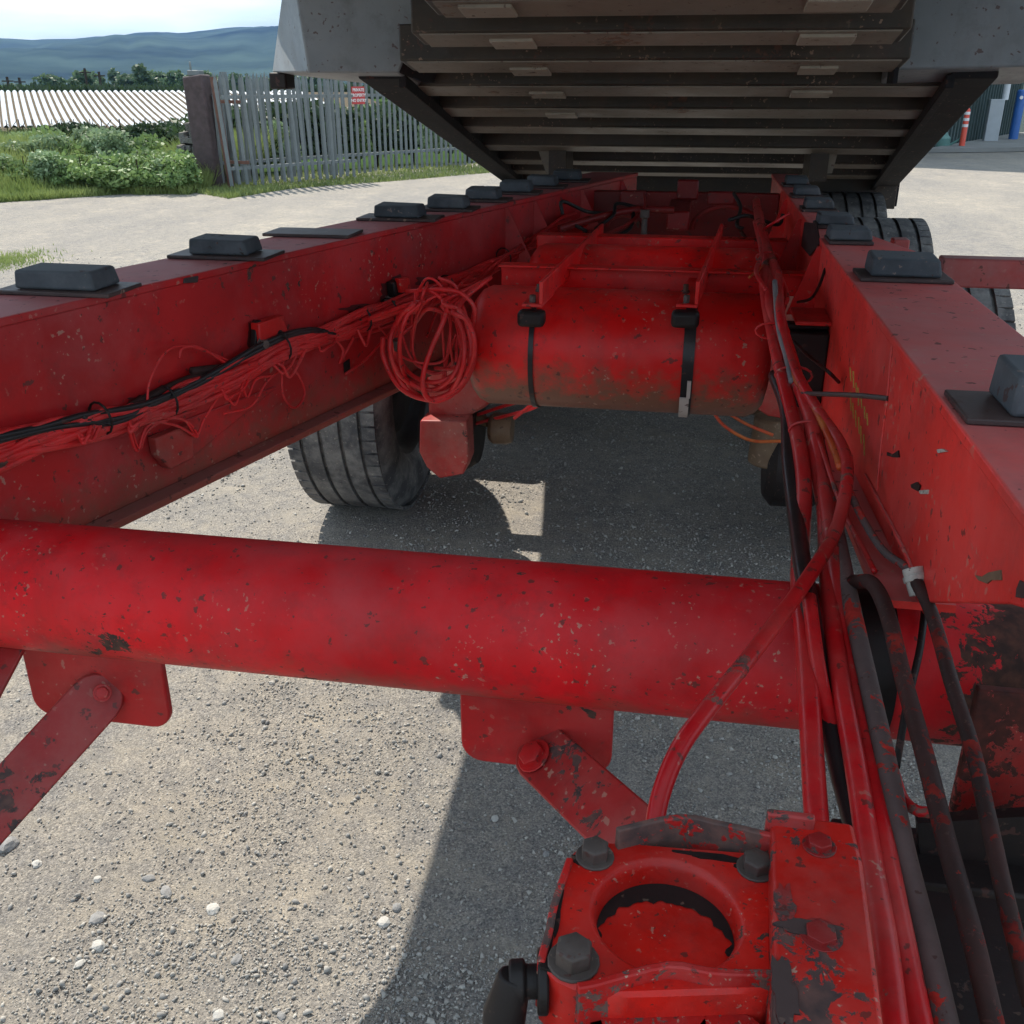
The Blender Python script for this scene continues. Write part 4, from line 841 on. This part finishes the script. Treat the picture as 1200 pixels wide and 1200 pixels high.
# hanging coil of hose
for i in range(6):
    cx, cy_ = 506 + random.uniform(-5, 5), 404 + random.uniform(-6, 6); rx, ry = 46 + random.uniform(-8, 6), 56 + random.uniform(-12, 8); pts = []
    a0 = 1.1 + random.uniform(-.3, .3)
    for j in range(15):
        a_ = -a0 + j * (math.pi + 2 * a0) / 14; pts.append(aty(cx + rx * math.cos(a_) , cy_ + ry * math.sin(a_), 3.02 + .05 * math.sin(a_ * 2 + i) - .012 * i))
    pts = [aty(560 + i * 3, 335 - i * 2, 3.15)] + pts + [aty(430 - 6 * i, 372 + 3 * i, 3.1)]
    hose('hose_coil', pts, .0075, M['cable'], k=5, n=9)
for i in range(9):
    P = []; cx, cy_ = 505 + random.uniform(-14, 14), 385 + random.uniform(-14, 26); a_ = random.uniform(0, 6); n_ = random.randint(5, 8)
    for j in range(n_): P.append(aty(cx + (44 - 3 * i) * math.cos(a_) + random.uniform(-8, 8), cy_ + (40 + 3 * i) * math.sin(a_) + random.uniform(-8, 8), 3.03 + random.uniform(-.05, .06))); a_ += .75
    hose('hose_coil', P, random.choice([.0045, .006, .0072]), M['cable'], n=8)
hose('hose_coil', [aty(*q) for q in ((528, 338, 3.05), (522, 370, 2.98), (505, 410, 2.95), (496, 440, 2.93), (498, 462, 2.93), (512, 470, 2.95), (535, 458, 2.97), (550, 430, 3.0))], .0085, M['cable'])
hose('hose_coil', [aty(*q) for q in ((535, 345, 3.05), (545, 370, 2.98), (552, 410, 2.95), (540, 450, 2.95), (505, 468, 2.95), (470, 455, 2.97), (450, 420, 3.0), (449, 395, 3.0))], .0085, M['cable'])
p = aty(465, 398, 2.95); mb = MB(); mb.tube([p, p + Vector((0, .01, -.035))], .014, 8); mb.build('pipe_fitting', M['steel'], TR)
for q in range(9):
    x = 545 + q * 14; y = 332 - q * 8.5; hose('cable', [atweb(x - 25, y + 14 + random.uniform(-6, 6), .05), atweb(x, y + random.uniform(-10, 10), .08), atweb(x + 18, y - 14 + random.uniform(-5, 5), .05)], .006, M['cable'], n=7)
# ------------------------------------------------------------------ hoses running down the right-hand side
def hp(name, pts, r, m, **k): return hose(name, [aty(*q) for q in pts], r, m, n=14, **k)
hp('hose', [(886, 235, 4.8), (890, 265, 4.1), (898, 300, 3.6), (896, 335, 3.1), (903, 380, 2.8), (914, 430, 2.5), (925, 475, 2.3), (936, 520, 2.1), (942, 570, 1.95), (940, 620, 1.82), (937, 680, 1.62), (944, 760, 1.42), (950, 850, 1.24), (957, 960, 1.08), (965, 1010, 1.0)], .0165, M['hose'], label='straight thick red hose entering the valve bracket')
hp('hose', [(888, 245, 4.6), (893, 275, 4.0), (903, 305, 3.5), (901, 345, 3.0), (910, 385, 2.75), (925, 430, 2.5), (946, 480, 2.25), (955, 540, 2.05), (966, 600, 1.88), (970, 680, 1.62), (984, 790, 1.36), (1003, 900, 1.16), (1020, 1010, 1.0), (1037, 1110, .88), (1052, 1240, .76)], .0155, M['hose'])
hp('hose', [(890, 250, 4.5), (897, 285, 3.9), (908, 315, 3.3), (915, 375, 2.8), (928, 420, 2.55), (940, 462, 2.32), (953, 500, 2.15), (964, 560, 1.98), (978, 660, 1.66), (995, 780, 1.40), (1018, 900, 1.18), (1045, 1040, .97), (1065, 1140, .87), (1085, 1240, .78)], .0150, M['hose'])
hp('hose', [(893, 262, 4.3), (903, 300, 3.6), (912, 322, 3.2), (914, 360, 2.8), (920, 400, 2.6), (935, 440, 2.4), (958, 480, 2.2), (985, 520, 2.05), (993, 555, 1.9), (980, 620, 1.72), (945, 680, 1.52), (890, 755, 1.30), (830, 830, 1.15), (795, 880, 1.08), (772, 940, 1.02), (764, 1000, .97)], .0125, M['orange' if False else 'hose'], label='looping red hose curving across the tube to the valve')
hp('hose', [(908, 440, 2.5), (922, 480, 2.30), (925, 540, 2.06), (932, 600, 1.88), (940, 660, 1.66), (950, 720, 1.50), (962, 800, 1.36), (985, 900, 1.19), (1010, 1000, 1.06), (1050, 1240, .84)], .0170, M['blackhose'], label='glossy black hose beside the red ones')
hp('hose', [(929, 438, 2.42), (945, 464, 2.28), (962, 492, 2.15), (978, 528, 2.03), (985, 548, 1.94)], .0080, M['orange'], label='thin hose rubbed to orange and yellow')
hp('hose', [(908, 330, 3.0), (912, 380, 2.7), (922, 420, 2.5), (928, 448, 2.38)], .0075, M['greystrip'], label='flat grey sheathed cable')
hp('hose', [(952, 490, 2.25), (968, 560, 2.0), (984, 640, 1.72), (1000, 720, 1.5), (1020, 810, 1.32), (1040, 900, 1.17), (1060, 1000, 1.03), (1085, 1100, .92), (1115, 1230, .80)], .0145, M['worn'], label='dull grey brown rubber hose with flaking red paint')
hp('hose', [(1000, 682, 1.58), (1022, 684, 1.52), (1040, 720, 1.42), (1060, 800, 1.28), (1085, 890, 1.14), (1110, 990, 1.02), (1140, 1100, .90), (1170, 1230, .8)], .0125, M['oilhose'], label='dark oily hose bending out from under the rail')
hp('hose', [(995, 575, 1.86), (1012, 610, 1.76), (1035, 645, 1.66), (1062, 665, 1.58), (1075, 680, 1.52)], .0070, M['worn'])
hp('hose', [(1072, 678, 1.5), (1092, 720, 1.42), (1115, 800, 1.28), (1140, 880, 1.16), (1158, 960, 1.06), (1180, 1060, .95), (1210, 1180, .86)], .0105, M['oilhose'], label='thin dark hose below the pale fitting')
hp('hose', [(1085, 700, 1.6), (1078, 760, 1.5), (1062, 830, 1.42), (1050, 900, 1.36)], .0060, M['dark'])
hp('hose', [(958, 510, 2.1), (985, 590, 1.86), (1010, 640, 1.7), (1025, 670, 1.6)], .0050, M['hose'])
hp('hose', [(948, 700, 1.50), (962, 800, 1.33), (990, 900, 1.2), (1030, 1030, 1.03), (1055, 1130, .93), (1068, 1230, .85)], .0120, M['hose'])
hp('hose', [(905, 300, 3.6), (890, 315, 3.3), (878, 325, 3.2)], .0040, M['orange']); hp('hose', [(893, 270, 4.0), (905, 262, 3.9), (925, 250, 4.0)], .0050, M['hose'])
hp('hose', [(884, 260, 4.0), (892, 296, 3.5), (886, 318, 3.2), (898, 340, 3.0)], .0070, M['hose']); hp('hose', [(912, 318, 3.2), (922, 345, 3.0), (918, 362, 2.9)], .0075, M['cable'])
hp('hose', [(1048, 905, 1.2), (1058, 935, 1.14), (1075, 950, 1.1), (1098, 952, 1.1)], .0075, M['hose'])
for x, y, Y, r in ((900, 302, 3.55, .04), (905, 388, 2.75, .045), (930, 440, 2.45, .045), (949, 505, 2.15, .045)):
    p = aty(x, y, Y); mb = MB(); mb.tube([p + Vector((math.cos(a_) * r, 0, math.sin(a_) * r * .5)) for a_ in np.linspace(0, 6.283, 15)], .0032, 6); mb.build('cable_tie', M['hose'], TR)
p = aty(1074, 680, 1.50); mb = MB(); mb.tube([p + Vector((-.006, .012, .016)), p + Vector((.006, -.012, -.02))], [.017, .016], 10); mb.tube([p + Vector((-.003, .006, .006)), p + Vector((0, 0, -.002))], .019, 10); mb.build('hose_fitting', M['zinc'], TR, bevel=.001)
mb = MB(); mb.box(aty(1092, 692, 1.56), (.03, .05, .07)); mb.build('fitting_bracket', M['red'], TR, bevel=.004)
# frame corner at the lower right; black plates and rib stand in for shade
mb = MB(); mb.ext([aty(1075, 965, 1.2), aty(1230, 955, 1.2), aty(1260, 1300, 1.2), aty(1110, 1300, 1.2)], (0, .02, 0)); mb.build('frame_and_shade_plate', M['dark'], TR)
m_fp = paint('flaking red frame plate', (.28, .012, .010), dust=.1, chips=.85, grime=.6, fine=2.4, chipcol=(.035, .012, .010)); M['flake'] = m_fp
mb = MB(); mb.box((.62, 1.30, .62), (.34, .02, .40)); mb.build('frame_and_shade_plate', m_fp, TR, bevel=.003)
mb = MB(); mb.box((.40, .86, .60), (.16, .5, .012)); mb.build('frame_and_shade_plate', M['dark'], TR)
mb = MB(); mb.box((.52, 1.2, .565), (.5, .12, .05)); mb.build('shade_rib', M['dark'], TR, bevel=.004)
# ------------------------------------------------------------------ the valve block in the foreground
ZV = .862
def vz(x, y, z=ZV): return atz(x, y, z)
VB = MB().box((0, 0, 0), (.001, .001, .001)).v and None
def prism(pts, z, h, name, m, parent, bev=.003, dz=0):
    mb = MB(); P = [atz(x, y, z) for x, y in pts]; mb.ext(P, (0, 0, -h)); return mb.build(name, m, parent, bevel=bev)
outl = [(662, 1010), (676, 992), (700, 985), (760, 988), (905, 1000), (906, 1160), (760, 1165), (700, 1166), (655, 1150), (632, 1128), (640, 1090)]
cc = atz(781, 1070, ZV); RC = (atz(865, 1070, ZV) - atz(698, 1070, ZV)).length / 2
# top plate with a round recess: ring of quads between circle and outline
mb = MB(); n = 72; outp = [atz(x, y, ZV) for x, y in outl]
def hit(ang):
    d_ = Vector((math.cos(ang), math.sin(ang), 0)); best = None
    for a, b_ in zip(outp, outp[1:] + outp[:1]):
        e = b_ - a; den = d_.x * e.y - d_.y * e.x
        if abs(den) < 1e-9: continue
        t_ = ((a.x - cc.x) * e.y - (a.y - cc.y) * e.x) / den; u_ = ((a.x - cc.x) * d_.y - (a.y - cc.y) * d_.x) / den
        if t_ > 0 and -.001 <= u_ <= 1.001 and (best is None or t_ > best): best = t_
    return cc + d_ * (best or .1)
V = []
for i in range(n):
    a_ = 2 * math.pi * i / n; d_ = Vector((math.cos(a_), math.sin(a_), 0)); o_ = hit(a_)
    V += [o_ + Vector((0, 0, -.075)), o_ + Vector((0, 0, -.004)), o_ + (cc - o_).normalized() * .004, cc + d_ * RC * 1.10 , cc + d_ * RC * 1.03 + Vector((0, 0, -.003)), cc + d_ * RC * .985 + Vector((0, 0, -.011)), cc + d_ * RC * .97 + Vector((0, 0, -.03)), cc + d_ * RC * .93 + Vector((0, 0, -.032)), cc + d_ * RC * .4 + Vector((0, 0, -.030)), cc + d_ * .001 + Vector((0, 0, -.030))]
Fs = []
for i in range(n):
    j = (i + 1) % n
    for k in range(9): Fs.append((i * 10 + k, j * 10 + k, j * 10 + k + 1, i * 10 + k + 1))
mb.add(V, Fs); VA = mb.build('control_valve', M['valve'], TR); VA['label'] = 'red control valve with round recess and hexagon bolts'
# dirt ring inside the recess
mb = MB(); V = []; Fs = []
for i in range(61):
    a_ = -.25 + (math.pi + .75) * i / 60; d_ = Vector((math.cos(a_), math.sin(a_), 0)); ww = .005 + .020 * max(0, math.sin(a_)) + .007 * noise.noise(Vector((i * .35, 0, 0)))
    V += [cc + d_ * RC * .965 + Vector((0, 0, -.0285)), cc + d_ * (RC * .965 - ww) + Vector((0, 0, -.0295))]
Fs = [(2 * i, 2 * i + 1, 2 * i + 3, 2 * i + 2) for i in range(60)]; mb.add(V, Fs); mb.build('grease_ring', M['dark'], VA)
def blob(x, y, rx, ry, z, parent, seed, m=None):
    c = atz(x, y, z); mb = MB(); P = []
    for i in range(26):
        a_ = 2 * math.pi * i / 26; q_ = 1 + .55 * noise.noise(Vector((math.cos(a_) * 1.6 + seed, math.sin(a_) * 1.6, seed * 2))) + .3 * noise.noise(Vector((math.cos(a_) * 5 + seed, math.sin(a_) * 5, seed)))
        P.append(c + Vector((math.cos(a_) * rx * q_, math.sin(a_) * ry * q_, 0)))
    mb.ext(P, (0, 0, -.003)); return mb.build('grease_shade_patch', m or M['dark'], parent)
blob(886, 1016, .020, .011, ZV + .0010, VA, 1); blob(668, 1128, .022, .015, ZV + .0012, VA, 2.3); blob(690, 1008, .017, .008, ZV + .0014, VA, 4.1); blob(840, 1004, .04, .004, ZV + .0016, VA, 6); blob(651, 1075, .004, .045, ZV + .0018, VA, 7.7)  # grease by the bolts; the long back-rim patch paints in dark shading
for x, y, r, h in ((697, 999, .0155, .018), (672, 1122, .0185, .022), (886, 1012, .0155, .016)): hexbolt('bolt', atz(x, y + 6, ZV), r, h, M['steel'], VA)
# raised chipped rims along front and back edge
def rim(pts, h0, h1, name, m, th=.0055, lean=0.0):
    P = [atz(x, y, ZV + .001) for x, y in pts]; P = cr_path(P, 3); mb = MB(); V = []; n = len(P)
    for i, p in enumerate(P):
        d_ = (P[min(i + 1, n - 1)] - P[max(i - 1, 0)]).normalized(); s_ = Vector((-d_.y, d_.x, 0)); j_ = .0012 * noise.noise(p * 60)
        V += [p - s_ * th + Vector((0, 0, -h0)), p + s_ * th + Vector((0, 0, -h0)), p + s_ * (th * .7 + lean) + Vector((0, 0, h1 + j_)), p - s_ * (th * .7 - lean) + Vector((0, 0, h1 + j_))]
    Fs = [(0, 1, 2, 3), tuple(4 * (n - 1) + k for k in (3, 2, 1, 0))]
    for i in range(n - 1):
        for k in range(4): Fs.append((4 * i + k, 4 * i + 4 + k, 4 * i + 4 + (k + 1) % 4, 4 * i + (k + 1) % 4))
    mb.add(V, Fs); return mb.build(name, m, VA, bevel=.0012)
rim([(722, 992), (795, 976), (850, 986), (910, 1000)], .05, .024, 'rim_flange', M['valvew'])
rim([(676, 1168), (712, 1160), (782, 1142), (830, 1150), (906, 1152)], .075, .014, 'rim_flange', M['valvew'])
rim([(668, 1008), (650, 1060), (644, 1090), (634, 1128)], .06, .003, 'rim_flange', M['valvew'])
# body below, ports
b0 = atz(700, 1190, ZV - .05)
prism([(640, 1170), (905, 1175), (905, 1300), (660, 1300)], ZV - .07, .10, 'valve_body', M['valvew'], VA)
for x, y, r, h in ((780, 1195, .034, .06), (712, 1195, .016, .05), (690, 1200, .012, .045), (860, 1220, .03, .03)):
    p = atz(x, y, ZV - .03); mb = MB(); mb.tube([p + Vector((0, 0, -.1)), p + Vector((0, 0, -.012)), p + Vector((0, 0, -.012)), p], [r, r, r * 1.18, r * 1.12], 22); mb.build('port', M['valvew'], VA, bevel=.001)
p = atz(596, 1150, ZV - .03); q = atz(650, 1150, ZV - .03); mb = MB(); mb.tube([p, p + (q - p) * .35, p + (q - p) * .35, q], [.020, .021, .016, .016], 12); mb.tube([p + (q - p) * .62, p + (q - p) * .86], .030, 16); mb.tube([p + Vector((.006, 0, .01)), p + Vector((-.002, -.012, -.03)), p + Vector((-.004, -.02, -.07))], [.016, .021, .019], 12); mb.build('elbow_fitting', M['dark'], VA, bevel=.002)
p2 = p + Vector((-.004, -.02, -.06)); mb = MB(); mb.tube([p2, p2 + Vector((0, -.01, -.12))], .023, 14); mb.build('port', M['valvew'], VA)
# upright bracket block right of the valve
ZB = ZV + .03
bk = [(903, 952), (1000, 964), (1012, 1010), (1040, 1230), (908, 1230)]
BK = prism(bk, ZB, .14, 'valve_bracket', paint('chipped bracket paint', (.60, .016, .010), dust=.25, chips=.62, grime=.5, fine=1.8, specks=.9, chipcol=(.05, .035, .035)), VA, .004)
blob(920, 1060, .010, .030, ZB + .001, VA, 3.3, M['bar']); blob(955, 1088, .030, .010, ZB + .0014, VA, 5.2, M['plate']); blob(918, 1160, .010, .035, ZB + .0018, VA, 8.8, M['plate'])
hexbolt('bolt', atz(960, 992, ZB), .013, .010, M['bar'], VA); hexbolt('bolt', atz(962, 1096, ZB), .015, .006, M['bar'], VA)
mb = MB(); p = atz(905, 962, ZB + .012); mb.box(p + Vector((.02, .012, -.012)), (.05, .010, .03)); mb.build('bracket_lip', M['valvew'], VA, bevel=.002)
CHS[0] = False
# ------------------------------------------------------------------ the raised body overhead
def tz(Y): return 1.06 + (6.4 - Y) * .179
BD = empty('tipper_body', (0, 6.4, 1.1), None, None); adopt(BD, TR); wloc['tipper_body'] = Vector((0, 6.4, 1.1)); BD['label'] = 'raised grey tipping body seen from underneath'
for_x = lambda Y: (-1.205 + (6.4 - Y) * .0505, 1.16 - (6.4 - Y) * .112)
def tub_plane(x, y, dz=0):
    k_ = ray(x, y); n_ = Vector((0, .179, 1)); p0 = Vector((0, 6.4, 1.06 - dz)); return O + k_ * ((p0 - O).dot(n_) / k_.dot(n_))
_l1, _l2 = tub_plane(476, 92), tub_plane(592, 193); _r1, _r2 = tub_plane(1098, 111), tub_plane(1040, 193); _n1, _n2 = tub_plane(528, 8), tub_plane(492, 83); _m1, _m2 = tub_plane(1045, 8), tub_plane(1045, 83)
def lin(a, b_, Y): return a.x + (b_.x - a.x) * (Y - a.y) / (b_.y - a.y)
def in_x(Y):   # inner edges of the sills
    if Y < 3.12: q = max(Y, 2.3); return (lin(_n1, _n2, q), lin(_m1, _m2, q))
    return (lin(_l1, _l2, Y), lin(_r1, _r2, Y))
Y0, Y1 = 1.0, 6.45
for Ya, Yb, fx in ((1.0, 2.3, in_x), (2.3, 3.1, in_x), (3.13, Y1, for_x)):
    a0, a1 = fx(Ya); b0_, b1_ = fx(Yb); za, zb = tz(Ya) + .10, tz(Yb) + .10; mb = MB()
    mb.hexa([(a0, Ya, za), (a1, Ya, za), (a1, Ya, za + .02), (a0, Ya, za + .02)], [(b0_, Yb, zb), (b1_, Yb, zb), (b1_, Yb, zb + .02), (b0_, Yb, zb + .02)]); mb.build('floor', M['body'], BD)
mb = MB(); mb.hexa([(-1.46, .7, 2.12), (1.0, .7, 2.12), (1.0, 3.5, 2.08), (-1.52, 3.5, 2.08)], [(-1.46, 1.1, 3.4), (1.02, 1.1, 3.4), (1.02, 3.5, 3.2), (-1.52, 3.5, 3.2)]); mb.build('upper_shade_shell', M['wing'], BD)  # unseen top of the body, widened to cast the ground shadow
mb = MB(); mb.box((-.35, 1.5, 2.7), (2.9, 1.7, 1.3)); mb.build('shade_box', M['wing'], BD)  # added out of view only to keep sun off the tube
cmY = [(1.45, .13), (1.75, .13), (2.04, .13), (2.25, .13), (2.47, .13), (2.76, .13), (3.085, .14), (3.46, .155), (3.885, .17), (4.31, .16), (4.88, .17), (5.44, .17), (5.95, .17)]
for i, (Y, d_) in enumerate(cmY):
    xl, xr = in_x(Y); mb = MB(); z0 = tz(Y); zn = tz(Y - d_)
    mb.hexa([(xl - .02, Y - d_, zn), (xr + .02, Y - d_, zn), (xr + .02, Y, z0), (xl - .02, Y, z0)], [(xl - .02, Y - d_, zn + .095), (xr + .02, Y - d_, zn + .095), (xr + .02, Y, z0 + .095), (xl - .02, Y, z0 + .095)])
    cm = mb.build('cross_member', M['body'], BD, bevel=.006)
    mb = MB(); mb.hexa([(xl, Y - d_ + .004, zn - .004), (xr, Y - d_ + .004, zn - .004), (xr, Y - .004, z0 - .004), (xl, Y - .004, z0 - .004)], [(xl, Y - d_ + .004, zn - .0005), (xr, Y - d_ + .004, zn - .0005), (xr, Y - .004, z0 - .0005), (xl, Y - .004, z0 - .0005)]); mb.build('bottom_flange', M['mud'], cm)  # pale underside strip with the ground bounce painted in
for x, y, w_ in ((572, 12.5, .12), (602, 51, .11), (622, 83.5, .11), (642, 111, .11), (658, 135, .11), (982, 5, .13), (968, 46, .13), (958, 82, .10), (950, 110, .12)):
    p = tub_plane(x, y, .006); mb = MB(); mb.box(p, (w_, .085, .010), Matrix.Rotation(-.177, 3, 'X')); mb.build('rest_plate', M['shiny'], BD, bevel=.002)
# longitudinal sills and side walls
for s_ in (0, 1):
    o0, o1 = for_x(Y0)[s_], for_x(Y1)[s_]; i0, i1 = in_x(Y0)[s_], in_x(Y1)[s_]
    Yw = 3.14; o3 = for_x(Yw)[s_]; i3 = in_x(Yw)[s_]
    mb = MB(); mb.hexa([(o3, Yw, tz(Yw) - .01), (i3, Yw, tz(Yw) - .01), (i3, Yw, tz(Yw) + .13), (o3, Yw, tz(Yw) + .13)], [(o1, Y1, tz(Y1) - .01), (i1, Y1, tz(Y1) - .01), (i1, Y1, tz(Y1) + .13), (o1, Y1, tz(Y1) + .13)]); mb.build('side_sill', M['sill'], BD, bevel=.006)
    mb = MB(); mb.hexa([(i3 - .012, Yw, tz(Yw) - .035), (i3 + .012, Yw, tz(Yw) - .035), (i3 + .012, Yw, tz(Yw)), (i3 - .012, Yw, tz(Yw))], [(i1 - .012, Y1, tz(Y1) - .035), (i1 + .012, Y1, tz(Y1) - .035), (i1 + .012, Y1, tz(Y1)), (i1 - .012, Y1, tz(Y1))]); mb.build('sill_lip', M['sill'], BD, bevel=.003)
    mb = MB(); th = .03 if s_ == 0 else -.03
    ow = -.22 if s_ == 0 else .18; P = []  # walls pushed outward, out of sight, to widen the body's shadow
    for Y in (3.45, Y1):
        ox = o3 + (o1 - o3) * (Y - Yw) / (Y1 - Yw); P.append([(ox, Y, tz(Y) + .12), (ox + ow, Y, tz(Y) + .30), (ox + ow, Y, tz(Y) + 1.3), (ox, Y, tz(Y) + 1.3)])
    mb.hexa(P[0], P[1]); mb.build('side_wall', M['wing'], BD)
# front corner boxes
Yf = 3.08; zt_ = 2.3
def up_to(p_lo, p_hi, z): u = (z - p_lo.z) / (p_hi.z - p_lo.z); return p_lo + (p_hi - p_lo) * u
fl0 = aty(362, 85.5, Yf); fl1 = aty(347, 0, Yf); fr0 = aty(467, 85.5, Yf); fr1 = aty(502, 0, Yf)
gl0 = aty(318, 85, Yf + .32); gl1 = aty(341, 0, Yf + .32); ap_ = up_to(fl0, fl1, 1.98)
T_l = up_to(fl0, fl1, 1.98); T_r = up_to(fr0, fr1, 1.98); gr0 = fr0 + Vector((0, .32, -.05)); gT = T_r + Vector((0, .32, 0)); gTl = T_l + Vector((-.01, .32, 0))
mb = MB(); V = [fl0, fr0, gr0, gl0, T_l, T_r, gT, gTl]
mb.add(V, [(0, 1, 5, 4), (3, 0, 4, 7), (1, 2, 6, 5), (2, 3, 7, 6), (4, 5, 6, 7), (0, 3, 2, 1)]); mb.build('corner_box', M['wing'], BD, bevel=.006)
mb = MB(); mb.hexa([T_l, T_r, gT, gTl], [p_ + Vector((0, .02, .9)) for p_ in (T_l, T_r, gT, gTl)]); mb.build('corner_box', M['wing'], BD)
q0 = aty(465, 85, Yf + .01); q1 = aty(480, 96, Yf + .25); mb = MB(); mb.ext([fr0, fr0 + Vector((.05, .12, -.03)), up_to(fr0, fr1, 1.98) + Vector((.06, .1, 0)), up_to(fr0, fr1, 1.98)], (0, .1, 0)); mb.build('box_edge', M['sill'], BD, bevel=.004)
p = aty(327, 91, Yf + .3); mb = MB(); mb.box(p + Vector((.01, 0, -.01)), (.06, .08, .05)); mb.build('marker_lamp', M['dark'], BD, bevel=.006)
r0 = aty(1050, 82, Yf); r1 = aty(1240, 77, Yf); mb = MB(); mb.hexa([r0, r1, r1 + Vector((0, .3, -.045)), r0 + Vector((0, .3, -.045))], [Vector((q_.x, q_.y, 2.9)) for q_ in (r0, r1, r1 + Vector((0, .3, 0)), r0 + Vector((0, .3, 0)))]); mb.build('corner_box', M['wing'], BD, bevel=.006)
mb = MB(); a = aty(1050, 0, Yf - .03); b_ = aty(1046, 98, Yf - .03); mb.ext([a + Vector((0, 0, .8)), b_, b_ + Vector((.012, 0, 0)), a + Vector((.012, 0, .8))], (0, .1, 0)); mb.build('box_edge', M['sill'], BD)
# rear posts, hinge brackets, rear beam
for px_, s_ in ((598, 1), (1026, 1)):
    a = aty(px_, 218, 6.3); mb = MB(); mb.box(a + Vector((0, 0, .02)), (.10 if px_ < 700 else .26, .05, .26)); mb.build('rear_post', M['sill'], BD, bevel=.004)
mb = MB(); a = aty(620, 205, 6.3); b_ = aty(1045, 205, 6.3); mb.box((a + b_) / 2 + Vector((0, 0, .0)), (2.2, .1, .34)); mb.build('rear_beam', M['body'], BD, bevel=.005)
for xs_, flip in (((628, 652, 650, 664, 640), 0), ((985, 963, 965, 950, 975), 1)):
    pts = [(xs_[0], 168), (xs_[1], 158), (xs_[2], 185), (xs_[3], 205), (xs_[4], 203)]; mb = MB(); mb.ext([aty(x_, y_, 4.9) for x_, y_ in pts], (0, .02, 0)); mb.build('hinge_gusset', M['mud'], BD)
    mb = MB(); a = aty(xs_[1] + (6 if not flip else -6), 180, 5.0); mb.box(a, (.08, .3, .22)); mb.build('hinge_cheek', M['body'], BD)
# ------------------------------------------------------------------ thin summer haze
m = bpy.data.materials.new('haze air'); m.use_nodes = True; t = m.node_tree; t.nodes.clear()
vo = t.nodes.new('ShaderNodeVolumePrincipled'); vo.inputs['Color'].default_value = (.30, .53, 1, 1); vo.inputs['Density'].default_value = .00011; vo.inputs['Anisotropy'].default_value = 0
oo = t.nodes.new('ShaderNodeOutputMaterial'); t.links.new(vo.outputs[0], oo.inputs['Volume'])
mb = MB(); mb.box((0, 1400, 118), (8700, 5900, 244)); hz = mb.build('haze', m, None, smooth=False); tag(hz, kind='stuff')
